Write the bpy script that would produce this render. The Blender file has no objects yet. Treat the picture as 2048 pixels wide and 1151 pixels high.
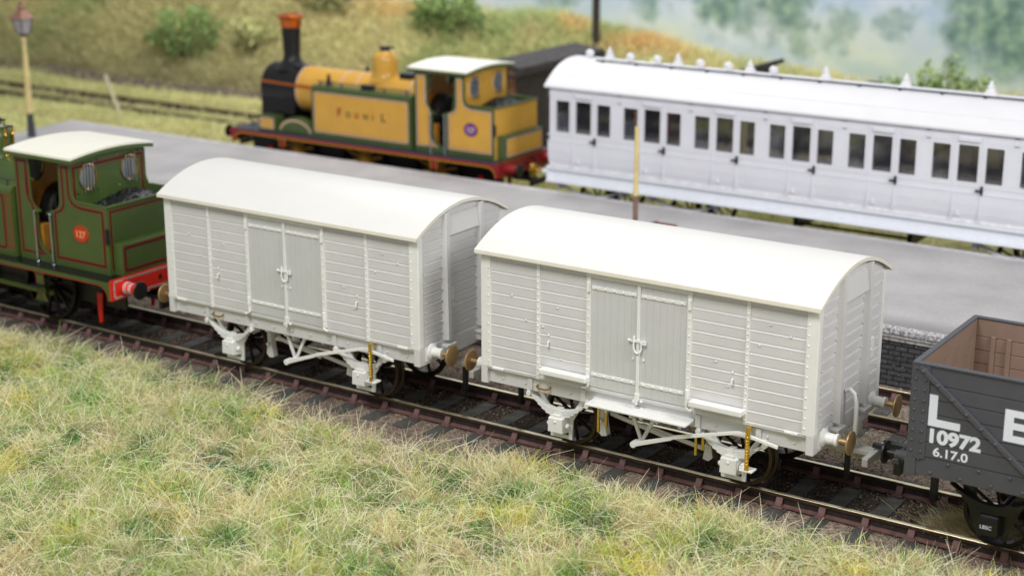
import bpy, math, random
import numpy as np
from mathutils import Vector, Matrix
random.seed(7); rng = np.random.default_rng(11)
sc = bpy.context.scene
COL = sc.collection
PI = math.pi
CAM = (20.072, -20.475, 9.233); YAW = 0.5882; PITCH = -0.284; FPX = 3243.2

# ------------------------------------------------------------------ materials
def lin(c):
    return tuple((x/255/12.92 if x/255 <= .04045 else ((x/255+.055)/1.055)**2.4) for x in c)
def mat(name, rgb, rough=.5, metal=0., var=.06, scale=6., bump=0., bscale=60., sub=0., spec=.5, dust=0.):
    m = bpy.data.materials.new(name); m.use_nodes = True
    nt = m.node_tree; n = nt.nodes; l = nt.links
    b = n['Principled BSDF']; c = lin(rgb)
    tc = n.new('ShaderNodeTexCoord')
    nz = n.new('ShaderNodeTexNoise'); nz.inputs['Scale'].default_value = scale; nz.inputs['Detail'].default_value = 5
    l.new(tc.outputs['Object'], nz.inputs['Vector'])
    mx = n.new('ShaderNodeMix'); mx.data_type = 'RGBA'
    mx.inputs[6].default_value = (*[x*(1-var) for x in c], 1); mx.inputs[7].default_value = (*[min(1, x*(1+var)) for x in c], 1)
    mrn = n.new('ShaderNodeMapRange'); mrn.inputs['From Min'].default_value = .36; mrn.inputs['From Max'].default_value = .64; l.new(nz.outputs['Fac'], mrn.inputs['Value']); l.new(mrn.outputs[0], mx.inputs[0])
    last = mx.outputs[2]
    if dust > 0:
        nd = n.new('ShaderNodeTexNoise'); nd.inputs['Scale'].default_value = 38; nd.inputs['Detail'].default_value = 3
        l.new(tc.outputs['Object'], nd.inputs['Vector'])
        rp = n.new('ShaderNodeValToRGB'); rp.color_ramp.elements[0].position = .62; rp.color_ramp.elements[1].position = .8
        l.new(nd.outputs['Fac'], rp.inputs['Fac'])
        mm = n.new('ShaderNodeMath'); mm.operation = 'MULTIPLY'; mm.inputs[1].default_value = dust
        l.new(rp.outputs['Color'], mm.inputs[0])
        m2 = n.new('ShaderNodeMix'); m2.data_type = 'RGBA'; l.new(mm.outputs[0], m2.inputs[0]); l.new(last, m2.inputs[6])
        m2.inputs[7].default_value = (.42, .38, .30, 1); last = m2.outputs[2]
    l.new(last, b.inputs['Base Color'])
    b.inputs['Roughness'].default_value = rough; b.inputs['Metallic'].default_value = metal
    b.inputs['Specular IOR Level'].default_value = spec
    if sub: b.inputs['Subsurface Weight'].default_value = sub; b.inputs['Subsurface Radius'].default_value = (.02, .015, .01); b.inputs['Subsurface Scale'].default_value = 1
    if bump:
        nb = n.new('ShaderNodeTexNoise'); nb.inputs['Scale'].default_value = bscale; nb.inputs['Detail'].default_value = 4
        l.new(tc.outputs['Object'], nb.inputs['Vector'])
        bp = n.new('ShaderNodeBump'); bp.inputs['Strength'].default_value = bump; bp.inputs['Distance'].default_value = .01
        l.new(nb.outputs['Fac'], bp.inputs['Height']); l.new(bp.outputs['Normal'], b.inputs['Normal'])
    return m
M = {}
M['plastic'] = mat('moulded_ivory_plastic', (217, 216, 215), .42, var=.02, scale=3, bump=.06, bscale=40)
M['plastic_door'] = mat('moulded_grey_plastic', (206, 206, 205), .45, var=.02, scale=3, bump=.05, bscale=50)
M['plastic_gear'] = mat('moulded_plastic_gear', (238, 238, 234), .38, var=.02, scale=5)
M['plastic_roof'] = mat('moulded_roof_plastic', (229, 227, 223), .42, var=.012, scale=2, bump=.04, bscale=15)
M['cream'] = mat('cream_plastic_edge', (238, 234, 218), .4, var=.02)
M['coupling'] = mat('translucent_grey_plastic', (192, 190, 182), .4, var=.04)
M['brass'] = mat('etched_brass', (228, 192, 96), .25, 1., var=.12, scale=30)
M['bronze'] = mat('bronzed_buffer_metal', (190, 158, 112), .45, .6, var=.1, scale=12, bump=.1)
M['wheel'] = mat('blackened_wheel', (36, 31, 28), .28, .5, var=.2)
M['tyre'] = mat('brown_bronzed_tyre', (70, 60, 50), .3, .6, var=.15)
M['black'] = mat('black_plastic', (24, 25, 26), .38, var=.15, dust=.15)
M['gloss_black'] = mat('gloss_black_paint', (20, 20, 22), .22, var=.15)
M['green'] = mat('olive_green_enamel', (74, 94, 44), .3, var=.05, scale=2, bump=.05, bscale=25)
M['claret'] = mat('claret_lining', (150, 34, 26), .4, var=.05)
M['lineblack'] = mat('black_lining', (42, 22, 18), .4, var=.05)
M['red'] = mat('vermilion_buffer_beam', (222, 40, 24), .35, var=.04)
M['white'] = mat('white_lining', (232, 232, 228), .45, var=.02)
M['cabroof'] = mat('cream_cab_roof', (252, 250, 234), .4, var=.012, scale=2)
M['cabin'] = mat('ochre_cab_lining', (190, 128, 48), .45, var=.08)
M['steel'] = mat('polished_steel', (176, 184, 196), .2, 1., var=.08)
M['gold'] = mat('bright_brass', (214, 170, 84), .2, 1., var=.08)
M['coal'] = mat('coal', (26, 27, 31), .3, var=.5, scale=30, bump=.5, bscale=90)
M['spectacle'] = mat('cab_window_glass', (150, 156, 160), .12, .5, var=.35, scale=2.5)
M['number'] = mat('pale_orange_numerals', (240, 168, 110), .4)
M['orange'] = mat('orange_plate', (206, 58, 22), .4, var=.05)
M['ochre'] = mat('golden_ochre_enamel', (222, 170, 72), .26, var=.04, scale=2)
M['olive'] = mat('dark_olive_border', (74, 92, 48), .35, var=.06)
M['crimson'] = mat('crimson_frames', (148, 34, 36), .35, var=.06)
M['pinkline'] = mat('pale_lining', (224, 188, 160), .4, var=.03)
M['yellowline'] = mat('yellow_lining', (214, 166, 40), .4, var=.03)
M['copper'] = mat('copper_cap', (214, 116, 52), .3, .8, var=.08)
M['purple'] = mat('purple_plate', (96, 66, 160), .4, var=.05)
M['coach'] = mat('lavender_white_primer', (231, 232, 240), .42, var=.02, scale=2)
M['coach_roof'] = mat('white_primer_roof', (236, 235, 239), .5, var=.015, scale=2)
M['coach_sole'] = mat('pale_blue_white_underframe', (236, 239, 246), .45, var=.02)
M['innerwall'] = mat('mid_grey_partition', (225, 225, 232), .6, var=.3, scale=2)
M['pipe'] = mat('dark_blue_gas_pipe', (52, 62, 76), .4, var=.1)
M['seat'] = mat('grey_interior', (240, 240, 244), .6, var=.1)
M['wagon'] = mat('slate_grey_paint', (76, 77, 83), .48, var=.05, scale=3, bump=.08, bscale=40)
M['wagon_in'] = mat('brown_wagon_interior', (140, 117, 103), .6, var=.06, scale=4, bump=.1, bscale=40)
M['lettering'] = mat('white_transfer_lettering', (228, 234, 242), .5, var=.01)
M['rust'] = mat('rust_red_rail_side', (108, 78, 74), .65, .1, var=.22, scale=9, bump=.3, bscale=50)
M['railtop'] = mat('polished_rail_head', (236, 220, 180), .28, 1., var=.15, scale=3)
M['web'] = mat('dark_rail_web', (46, 36, 34), .8, var=.3, scale=9)
M['head'] = mat('brown_rail_head_side', (74, 58, 50), .45, .4, var=.25, scale=6)
M['chair'] = mat('rust_red_rail_chair', (116, 86, 84), .7, var=.15, scale=14, bump=.3)
M['sleeper'] = mat('slate_grey_sleeper', (76, 75, 71), .8, var=.3, scale=5, bump=.5, bscale=30, dust=.6)
M['post'] = mat('cream_lamp_post', (232, 210, 146), .55, var=.1, scale=5)
M['post_dark'] = mat('brown_post_foot', (134, 106, 90), .7, var=.15)
M['post_grey'] = mat('dark_grey_post_foot', (62, 66, 72), .6, var=.15)
M['lamp_rust'] = mat('rusty_lantern_cap', (158, 116, 100), .6, var=.2, scale=12)
M['timber'] = mat('dark_weathered_timber', (64, 56, 54), .8, var=.3, scale=8, bump=.5, bscale=20)
M['felt'] = mat('dark_roofing_felt', (70, 66, 66), .85, var=.25, scale=5, bump=.4, bscale=20)
M['timber_red'] = mat('red_brown_timber', (122, 82, 58), .8, var=.2)
M['bleached'] = mat('bleached_timber', (206, 198, 166), .7, var=.1)
def glass_mat():
    m = bpy.data.materials.new('window_glass'); m.use_nodes = True
    n = m.node_tree.nodes; l = m.node_tree.links; n.remove(n['Principled BSDF'])
    g = n.new('ShaderNodeBsdfGlossy'); g.inputs['Roughness'].default_value = .05
    t = n.new('ShaderNodeBsdfTransparent'); t.inputs['Color'].default_value = (.86, .87, .9, 1)
    nz = n.new('ShaderNodeTexNoise'); nz.inputs['Scale'].default_value = 3
    mr = n.new('ShaderNodeMapRange'); mr.inputs['To Min'].default_value = .12; mr.inputs['To Max'].default_value = .32
    l.new(nz.outputs['Fac'], mr.inputs['Value'])
    x = n.new('ShaderNodeMixShader'); l.new(mr.outputs[0], x.inputs[0]); l.new(t.outputs[0], x.inputs[1]); l.new(g.outputs[0], x.inputs[2])
    l.new(x.outputs[0], n['Material Output'].inputs['Surface']); return m
M['glass'] = glass_mat()

# ------------------------------------------------------------------ mesh builder
class MB:
    def __init__(s): s.v = []; s.f = []; s.m = []; s.mi = 0
    def face(s, idx): s.f.append(idx); s.m.append(s.mi)
    def box(s, x0, x1, y0, y1, z0, z1):
        b = len(s.v)
        s.v += [(x, y, z) for z in (z0, z1) for y in (y0, y1) for x in (x0, x1)]
        for q in ((0,2,3,1),(4,5,7,6),(0,1,5,4),(2,6,7,3),(0,4,6,2),(1,3,7,5)): s.face([b+i for i in q])
        return s
    def hexa(s, p):
        b = len(s.v); s.v += [tuple(q) for q in p]
        for q in ((0,2,3,1),(4,5,7,6),(0,1,5,4),(2,6,7,3),(0,4,6,2),(1,3,7,5)): s.face([b+i for i in q])
        return s
    def prism(s, poly, axis, d0, d1):
        # poly in the two remaining axes: 'y' -> (x,z), 'x' -> (y,z), 'z' -> (x,y)
        def P(a, c, d): return {'y': (a, d, c), 'x': (d, a, c), 'z': (a, c, d)}[axis]
        b = len(s.v); n = len(poly)
        s.v += [P(a, c, d0) for a, c in poly] + [P(a, c, d1) for a, c in poly]
        s.face([b+i for i in range(n)][::-1]); s.face([b+n+i for i in range(n)])
        for i in range(n): s.face([b+i, b+(i+1) % n, b+n+(i+1) % n, b+n+i])
        return s
    def ring(s, c, u, w, r, n):
        b = len(s.v)
        for i in range(n):
            a = 2*PI*i/n; s.v.append(tuple(c + u*(r*math.cos(a)) + w*(r*math.sin(a))))
        return b
    def lathe(s, p, d, prof, n=20, cap=True):
        # prof list of (along, radius) about axis d from p
        p = Vector(p); d = Vector(d).normalized()
        u = d.orthogonal().normalized(); w = d.cross(u)
        rs = [s.ring(p + d*t, u, w, max(r, 1e-4), n) for t, r in prof]
        for a, b in zip(rs, rs[1:]):
            for i in range(n): s.face([a+i, a+(i+1) % n, b+(i+1) % n, b+i])
        if cap: s.face([rs[0]+i for i in range(n)][::-1]); s.face([rs[-1]+i for i in range(n)])
        return s
    def cyl(s, p0, p1, r0, r1=None, n=14):
        p0 = Vector(p0); p1 = Vector(p1)
        return s.lathe(p0, p1-p0, [(0, r0), ((p1-p0).length, r0 if r1 is None else r1)], n)
    def tube(s, pts, r, n=8):
        pts = [Vector(p) for p in pts]; rs = []
        u = None
        for i, p in enumerate(pts):
            d = ((pts[min(i+1, len(pts)-1)]-pts[max(i-1, 0)])).normalized()
            if u is None: u = d.orthogonal().normalized()
            u = (u - d*u.dot(d)).normalized(); w = d.cross(u)
            rs.append(s.ring(p, u, w, r, n))
        for a, b in zip(rs, rs[1:]):
            for i in range(n): s.face([a+i, a+(i+1) % n, b+(i+1) % n, b+i])
        s.face([rs[0]+i for i in range(n)][::-1]); s.face([rs[-1]+i for i in range(n)])
        return s
    def sphere(s, c, r, n=12, m=8):
        c = Vector(c)
        return s.lathe(c-Vector((0, 0, r)), (0, 0, 1), [(r-r*math.cos(PI*i/m), r*math.sin(PI*i/m)) for i in range(m+1)], n)
    def bar(s, a, b, w, t):
        # flat bar from a to b in the xz plane; w = height, t = thickness in y
        a = Vector(a); b = Vector(b); d = (b-a).normalized(); up = Vector((-d.z, 0, d.x))*w/2; yy = Vector((0, t/2, 0))
        return s.hexa([a-up-yy, b-up-yy, a-up+yy, b-up+yy, a+up-yy, b+up-yy, a+up+yy, b+up+yy])
    def rivet(s, p, axis, r=.012, h=.008):
        r *= 1.25; h *= 1.5; p = Vector(p); d = Vector(axis)
        return s.lathe(p, d, [(0, r), (h*.6, r*.8), (h, r*.3)], 6)
    def ribbon(s, pts, w, plane, d, closed=True, flip=False):
        # flat mitred ribbon along pts, in plane 'y' (x,z) at y=d, or 'x' (y,z) at x=d
        n = len(pts); P = [Vector(p) for p in pts]; b = len(s.v)
        for i in range(n):
            pa = P[(i-1) % n] if (closed or i > 0) else P[i]-(P[i+1]-P[i])
            pb = P[(i+1) % n] if (closed or i < n-1) else P[i]+(P[i]-P[i-1])
            d1 = (P[i]-pa).normalized(); d2 = (pb-P[i]).normalized()
            n1 = Vector((-d1.y, d1.x)); n2 = Vector((-d2.y, d2.x)); mm = (n1+n2)
            mm = mm/max(mm.length_squared/2, .3)
            for sg in (-1, 1):
                q = P[i]+mm*sg*w/2
                s.v.append((q.x, d, q.y) if plane == 'y' else (d, q.x, q.y))
        for i in range(n if closed else n-1):
            j = (i+1) % n; s.face([b+2*i, b+2*i+1, b+2*j+1, b+2*j])
        return s
    def plate(s, us, vs, holes, plane, d0, d1):
        us = sorted(set(us)); vs = sorted(set(vs))
        def solid(i, j):
            if i < 0 or j < 0 or i >= len(us)-1 or j >= len(vs)-1: return False
            cu = (us[i]+us[i+1])/2; cv = (vs[j]+vs[j+1])/2
            return not any(h[0] < cu < h[1] and h[2] < cv < h[3] for h in holes)
        def P(a, c, d): return (a, d, c) if plane == 'y' else (d, a, c)
        def q(*p): b = len(s.v); s.v.extend(p); s.face([b, b+1, b+2, b+3])
        for i in range(len(us)-1):
            for j in range(len(vs)-1):
                if not solid(i, j): continue
                a, b, c, e = us[i], us[i+1], vs[j], vs[j+1]
                q(P(a,c,d0), P(b,c,d0), P(b,e,d0), P(a,e,d0)); q(P(a,c,d1), P(a,e,d1), P(b,e,d1), P(b,c,d1))
                if not solid(i-1, j): q(P(a,c,d0), P(a,e,d0), P(a,e,d1), P(a,c,d1))
                if not solid(i+1, j): q(P(b,c,d0), P(b,c,d1), P(b,e,d1), P(b,e,d0))
                if not solid(i, j-1): q(P(a,c,d0), P(a,c,d1), P(b,c,d1), P(b,c,d0))
                if not solid(i, j+1): q(P(a,e,d0), P(b,e,d0), P(b,e,d1), P(a,e,d1))
        return s
    def split(s, name, mats, parent=None, **k):
        par = list(range(len(s.v)))
        def fd(a):
            while par[a] != a: par[a] = par[par[a]]; a = par[a]
            return a
        for f in s.f:
            for q in f[1:]: par[fd(q)] = fd(f[0])
        g = {}
        for f in s.f: g.setdefault(fd(f[0]), []).append(f)
        out = []
        for fs in g.values():
            ids = sorted({q for f in fs for q in f}); mp = {q: i for i, q in enumerate(ids)}
            b = MB(); b.v = [s.v[q] for q in ids]
            for f in fs: b.face([mp[q] for q in f])
            out.append(b.build(name, mats, parent, **k))
        return out[0]
    def build(s, name, mats, parent=None, bevel=0, smooth=False, label=None, loc=None, weld=False):
        me = bpy.data.meshes.new(name); me.from_pydata(s.v, [], s.f)
        if not isinstance(mats, (list, tuple)): mats = [mats]
        for m in mats: me.materials.append(M[m] if isinstance(m, str) else m)
        if len(mats) > 1: me.polygons.foreach_set('material_index', s.m)
        import bmesh
        bm = bmesh.new(); bm.from_mesh(me)
        if weld: bmesh.ops.remove_doubles(bm, verts=bm.verts, dist=1e-5)
        bmesh.ops.recalc_face_normals(bm, faces=bm.faces); bm.to_mesh(me); bm.free()
        o = bpy.data.objects.new(name, me); COL.objects.link(o)
        if parent is not None: o.parent = parent
        if loc is not None: o.location = loc
        if bevel:
            md = o.modifiers.new('bevel', 'BEVEL'); md.width = bevel; md.segments = 2; md.limit_method = 'ANGLE'; md.angle_limit = .6
        if smooth:
            me.polygons.foreach_set('use_smooth', [True]*len(me.polygons))
            if hasattr(me, 'set_sharp_from_angle'): me.set_sharp_from_angle(angle=.6)
        if label: o['label'] = label
        return o
def tag(o, label, cat, group=None, kind=None):
    o['label'] = label; o['category'] = cat
    if group: o['group'] = group
    if kind: o['kind'] = kind
    return o
def thing(name, label, cat, loc, group=None, rz=0):
    o = bpy.data.objects.new(name, None); COL.objects.link(o); o.location = loc; o.rotation_euler = (0, 0, rz); o.empty_display_size = .2
    return tag(o, label, cat, group)
def structure(o): o['kind'] = 'structure'; return o
def text_mesh(name, s, size, matn, parent, loc, bold=0., plane='y', sx=1., space=1., align='LEFT', label=None):
    cu = bpy.data.curves.new(name+'_curve', 'FONT'); cu.body = s; cu.size = size; cu.offset = bold; cu.extrude = .001; cu.space_character = space; cu.align_x = align
    t = bpy.data.objects.new(name+'_tmp', cu); COL.objects.link(t)
    dg = bpy.context.evaluated_depsgraph_get(); me = bpy.data.meshes.new_from_object(t.evaluated_get(dg)); me.name = name
    bpy.data.objects.remove(t)
    me.materials.clear(); me.materials.append(M[matn])
    o = bpy.data.objects.new(name, me); COL.objects.link(o); o.parent = parent; o.location = loc
    o.rotation_euler = (PI/2, 0, 0) if plane == 'y' else (PI/2, 0, PI/2)
    o.scale = (sx, 1, 1)
    if label: o['label'] = label
    return o
def arc(c, r, a0, a1, n=6):
    return [(c[0]+r*math.cos(math.radians(a0+(a1-a0)*i/n)), c[1]+r*math.sin(math.radians(a0+(a1-a0)*i/n))) for i in range(n+1)]
def rrect(x0, x1, z0, z1, r=.04, n=3, notch=False):
    return arc((x1-r, z1-r), r, 90, 0, n)[0:]+arc((x1-r, z0+r), r, 0, -90, n)+arc((x0+r, z0+r), r, -90, -180, n)+arc((x0+r, z1-r), r, 180, 90, n)

def wheel(parent, x, y, r, nsp, out, tyre='tyre', centre='wheel', flange=.035):
    # y = outer face plane, out = -1 when the face looks towards -y
    e = bpy.data.objects.new('wheel', None)
    b = MB(); s = -out
    b.lathe((x, y, r), (0, s, 0), [(0, r-.055), (0, r-.005), (.01, r), (.1, r), (.11, r+flange), (.14, r+flange), (.14, r-.055), (0, r-.055)], 40, cap=False)
    w = b.build('wheel', tyre, parent, smooth=True)
    b = MB(); b.lathe((x, y-.0, r), (0, s, 0), [(-.01, .03), (-.01, .07), (.02, .09), (.14, .09)], 16)
    for k in range(nsp):
        a = 2*PI*k/nsp+.2; c, sn = math.cos(a), math.sin(a)
        b.bar((x+c*.06, y+s*.07, r+sn*.06), (x+c*(r-.045), y+s*.07, r+sn*(r-.045)), .026 if r < .6 else .045, .05)
    b.build('spokes', centre, w)
    return w

# ------------------------------------------------------------------ covered goods van
L = 5.444; HW = 1.166; ZB = 1.11; ZE = 2.965
def roofz(y, off=0.): return 3.315-.235*y*y+off
def halfw(z):      # half width of the end under the roof curve at height z
    if z <= roofz(HW): return HW
    return math.sqrt(max(0, (3.315-z)/.235))
PL = [ZB] + [1.17+.167*i for i in range(11)]
PLZ = [ZB]+[1.18+.1665*i for i in range(11)]
def make_van(name, label, loc, steps, hose, sooty=False):
    t = thing(name, label, 'wagon', loc, 'covered goods vans in unpainted plastic')
    rows = [(ZB+.008, 1.172)]+[(1.184+.1665*i, 1.184+.1665*i+.152) for i in range(11)]
    # body core
    b = MB(); poly = [(-HW+.012, ZB), (HW-.012, ZB)]+[(HW*math.cos(PI*i/24)*(1 if i not in (0, 24) else .99), min(roofz(HW*math.cos(PI*i/24)), 9)) for i in range(25)]
    b.prism(poly, 'x', .02, L-.02); b.build('body', 'plastic', t)
    # planking on both sides
    for sy in (-1, 1):
        b = MB()
        for z0, z1 in rows:
            z1 = min(z1, 2.94)
            b.prism([(sy*(HW-.014), z0), (sy*(HW-.003), z0), (sy*(HW-.001), z1-.02), (sy*(HW+.004), z1-.018), (sy*(HW-.012), z1+.008), (sy*(HW-.014), z1+.008)], 'x', 0, L)
        # small plank bolts
        for (x, z) in ((.55, 2.35), (1.35, 2.28), (.8, 2.0), (1.42, 1.5), (1.1, 1.95), (4.75, 2.62), (4.15, 1.62), (4.6, 2.3), (5.05, 2.5), (3.95, 1.95)):
            b.rivet((x, sy*HW, z), (0, sy, 0), .016, .014)
        b.build('side_planking', 'plastic', t)
    # planking on the ends
    for xe, sx in ((0, -1), (L, 1)):
        b = MB()
        zz = rows+[(1.184+.1665*i, 1.184+.1665*i+.152) for i in range(11, 13)]
        for z0, z1 in zz:
            z1 = min(z1, 3.30)
            if z0 > 3.25: continue
            w0 = halfw(z0)-.01; w1 = halfw(z1)-.01
            pol = [(-w0, z0), (w0, z0)]+[(w0+(w1-w0)*i/4 if z0 < roofz(HW) else math.copysign(halfw(z0+(z1-z0)*i/4)-.01, 1), z0+(z1-z0)*i/4) for i in range(1, 5)]
            pol += [(-a, c) for a, c in reversed(pol[2:])]
            b.prism(pol, 'x', xe-sx*.02, xe+sx*.001)
            zt_ = z1+.008; b.hexa([(xe-sx*.002, -w1+.06, z1-.02), (xe+sx*.007, -w1+.06, z1-.017), (xe-sx*.002, w1-.06, z1-.02), (xe+sx*.007, w1-.06, z1-.017), (xe-sx*.012, -w1+.06, zt_), (xe-sx*.01, -w1+.06, zt_), (xe-sx*.012, w1-.06, zt_), (xe-sx*.01, w1-.06, zt_)])
        b.build('end_planking', 'plastic', t)
    # corner plates
    for x0, x1, re in ((-.002, .165, .13), (L-.165, L+.002, L-.13)):
        for sy in (-1, 1):
            b = MB(); b.box(x0, x1, sy*(HW-.02), sy*(HW+.014), 1.15, 2.935)
            for i in range(12): b.rivet((re+(0.0), sy*(HW+.014), 1.25+i*.147), (0, sy, 0), .013, .01)
            b.build('corner_plate', 'plastic_gear', t, bevel=.005)
    for xe, sx in ((0, -1), (L, 1)):
        b = MB()
        for sy in (-1, 1):
            b.box(xe-sx*.01, xe+sx*.014, sy*HW, sy*(HW-.1), 1.17, 2.95)
            for i in range(11): b.rivet((xe+sx*.014, sy*(HW-.16), 1.27+i*.155), (sx, 0, 0), .011, .008)
        b.build('end_corner_angle', 'plastic_gear', t, bevel=.006)
    # vertical straps
    for sy in (-1, 1):
        for xs in (1.02, L-1.02):
            b = MB(); b.box(xs-.028, xs+.028, sy*(HW-.01), sy*(HW+.016), ZB+.01, 2.93)
            for i in range(19): b.rivet((xs, sy*(HW+.016), 1.19+i*.096), (0, sy, 0), .014, .01)
            b.build('side_strap', 'plastic_gear', t, bevel=.004)
        # doors
        for x0, x1, hx in ((1.925, 2.715, 1.89), (2.735, 3.50, 3.53)):
            b = MB(); nb = 7; w = (x1-x0)/nb
            for i in range(nb): b.box(x0+i*w+.0008, x0+(i+1)*w-.0008, sy*(HW-.02), sy*(HW+.008), 1.19, 2.83)
            d = b.build('door', 'plastic_door', t)
            for zh in (2.70, 1.385):
                b = MB(); b.box(x0+.02, x1-.03, sy*(HW), sy*(HW+.022), zh-.025, zh+.025)
                for i in range(5): b.rivet((x0+.09+i*(x1-x0-.18)/4, sy*(HW+.022), zh), (0, sy, 0), .015, .012)
                b.cyl((hx, sy*(HW+.03), zh-.07), (hx, sy*(HW+.03), zh+.07), .026)
                b.build('hinge_strap', 'plastic_gear', d, bevel=.003)
        for xs, dx in ((1.89, -1), (3.53, 1)):
            b = MB(); b.box(xs-.035, xs+.035, sy*(HW-.01), sy*(HW+.02), 1.2, 2.93)
            for i in range(10): b.rivet((xs, sy*(HW+.02), 1.5+i*.125), (0, sy, 0), .013, .01)
            pts = [(xs, sy*(HW+.025), 1.33), (xs, sy*(HW+.028), 1.24), (xs+dx*-.01, sy*(HW+.03), 1.19), (xs+(-.04 if dx < 0 else .04), sy*(HW+.032), 1.155), (xs+(-.09 if dx < 0 else .08), sy*(HW+.03), 1.15)]
            b.tube(pts, .02); b.build('door_post', 'plastic_gear', t, bevel=.004)
        b = MB(); b.box(1.85, 3.57, sy*(HW-.01), sy*(HW+.024), 2.84, 2.925); b.box(2.714, 2.736, sy*(HW), sy*(HW+.02), 1.16, 2.84)
        b.box(2.70, 2.75, sy*(HW+.01), sy*(HW+.03), 1.2, 2.84)
        b.build('door_frame', 'plastic_gear', t, bevel=.003)
        b = MB()
        b.box(2.69, 2.76, sy*(HW), sy*(HW+.045), 1.13, 1.24); b.box(2.66, 2.72, sy*HW, sy*(HW+.05), 1.09, 1.13); b.sphere((2.80, sy*(HW+.03), 1.13), .022)
        b.cyl((2.725, sy*(HW+.04), 1.07), (2.725, sy*(HW+.04), 1.15), .016)
        b.build('bottom_catch', 'plastic_gear', t, bevel=.004)
        # latch with chain
        b = MB(); y = sy*(HW+.045)
        b.box(2.60, 2.85, sy*(HW+.02), sy*(HW+.045), 2.01, 2.045); b.box(2.80, 2.86, sy*(HW+.02), sy*(HW+.06), 1.99, 2.05)
        b.sphere((2.585, y, 2.03), .022); b.cyl((2.66, sy*(HW+.03), 2.0), (2.66, sy*(HW+.03), 2.09), .022)
        for i in range(11):
            a = PI+PI*i/10; b.sphere((2.725+.062*math.cos(a), y, 1.95+.1*math.sin(a)), .017, 8, 5)
        for zc in (1.98, 2.01): b.sphere((2.663, y, zc), .017, 8, 5); b.sphere((2.787, y, zc), .017, 8, 5)
        b.build('latch_chain', 'plastic_gear', t)
        for xq in (2.63, 2.80): b = MB(); b.box(xq, xq+.028, sy*HW, sy*(HW+.03), 1.74, 1.765); b.build('door_stud', 'plastic_gear', t)
        # label hooks and end clips
        for xh in (1.18, 4.19):
            b = MB(); b.tube([(xh+.03, sy*(HW+.01), 1.745), (xh+.03, sy*(HW+.04), 1.74), (xh+.03, sy*(HW+.045), 1.68), (xh+.03, sy*(HW+.03), 1.665), (xh, sy*(HW+.025), 1.665)], .014)
            b.rivet((xh+.02, sy*HW, 1.84), (0, sy, 0), .015, .014); b.build('label_hook', 'plastic_gear', t)
        for xh in (.2, L-.42):
            b = MB(); b.box(xh, xh+.2, sy*(HW), sy*(HW+.03), 1.125, 1.16); b.build('side_clip', 'plastic_gear', t, bevel=.008)
        # solebar
        b = MB(); b.box(.0, L, sy*1.0, sy*1.1, .885, 1.115)
        for i in range(13): b.rivet((.35+i*.4, sy*1.1, .98), (0, sy, 0), .018, .016)
        for xs in (.85, 1.78, 3.68, 4.62): b.box(xs-.04, xs+.04, sy*1.1, sy*1.13, .90, 1.09)
        b.build('solebar', 'plastic', t, bevel=.005)
    # roof
    N = 28; yo = [-1.262+2.524*i/N for i in range(N+1)]
    b = MB(); pol = [(y, roofz(y, .052)) for y in yo]+[(y, roofz(y, .004)) for y in reversed(yo)]
    pol = [(y, max(z, 2.975) if abs(y) > 1.2 else z) for y, z in pol]
    b.prism(pol, 'x', -.05, L+.05); b.build('roof', 'plastic_roof', t, smooth=True)
    b = MB(); pol = [(y, roofz(y, .0545)) for y in [-1.27+2.54*i/N for i in range(N+1)]]+[(y, roofz(y, .0)) for y in [1.27-2.54*i/N for i in range(N+1)]]
    for xa, xb in ((-.062, -.0505), (L+.0505, L+.062)): b.prism(pol, 'x', xa, xb)
    for sy in (-1, 1): b.box(-.062, L+.062, sy*1.266, sy*1.278, roofz(1.262)-.004, roofz(1.262)+.05)
    b.build('roof_rim', 'cream', t, smooth=True)
    # end stanchions
    for xe, sx in ((0, -1), (L, 1)):
        for yc in (-.47, .47):
            b = MB(); zt = roofz(.55)-.005
            b.hexa([(xe, yc-.075, 1.16), (xe+sx*.11, yc-.045, 1.16), (xe, yc+.075, 1.16), (xe+sx*.11, yc+.045, 1.16), (xe, yc-.075, zt), (xe+sx*.075, yc-.045, zt), (xe, yc+.075, zt), (xe+sx*.075, yc+.045, zt)])
            b.box(xe, xe+sx*.11, yc-.1, yc+.1, .93, 1.05); b.box(xe, xe+sx*.135, yc-.13, yc+.13, 1.055, 1.095)
            for sd in (-1, 1):
                for i in range(10): b.rivet((xe+sx*.008, yc+sd*.1, 1.3+i*.18), (sx, 0, 0), .013, .012)
            b.build('end_stanchion', 'plastic', t, bevel=.008)
        b = MB(); b.hexa([(xe, -.4, 2.86), (xe+sx*.07, -.4, 2.86), (xe, .4, 2.86), (xe+sx*.07, .4, 2.86), (xe, -.4, 3.16), (xe+sx*.02, -.4, 3.16), (xe, .4, 3.16), (xe+sx*.02, .4, 3.16)])
        b.build('vent_hood', 'plastic', t, bevel=.004)
        b = MB(); b.box(xe-sx*.1, xe+sx*.012, -HW-.012, HW+.012, .875, 1.15)
        b.build('headstock', 'plastic', t, bevel=.006)
        for sy in (-1, 1):
            b = MB(); yb = sy*.87
            b.box(xe+sx*.012, xe+sx*.03, yb-.15, yb+.15, .93, 1.17)
            b.lathe((xe+sx*.012, yb, 1.06), (sx, 0, 0), [(0, .135), (.035, .13), (.06, .085), (.18, .075), (.195, .09), (.235, .09), (.235, .03)], 20)
            bf = b.build('buffer', 'plastic_gear', t, smooth=True)
            b = MB(); b.lathe((xe+sx*.235, yb, 1.06), (sx, 0, 0), [(0, .034), (.165, .034), (.17, .16), (.185, .172), (.195, .17), (.205, .14), (.212, .08), (.214, .01)], 28)
            b.build('buffer_head', 'bronze', bf, smooth=True)
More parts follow.
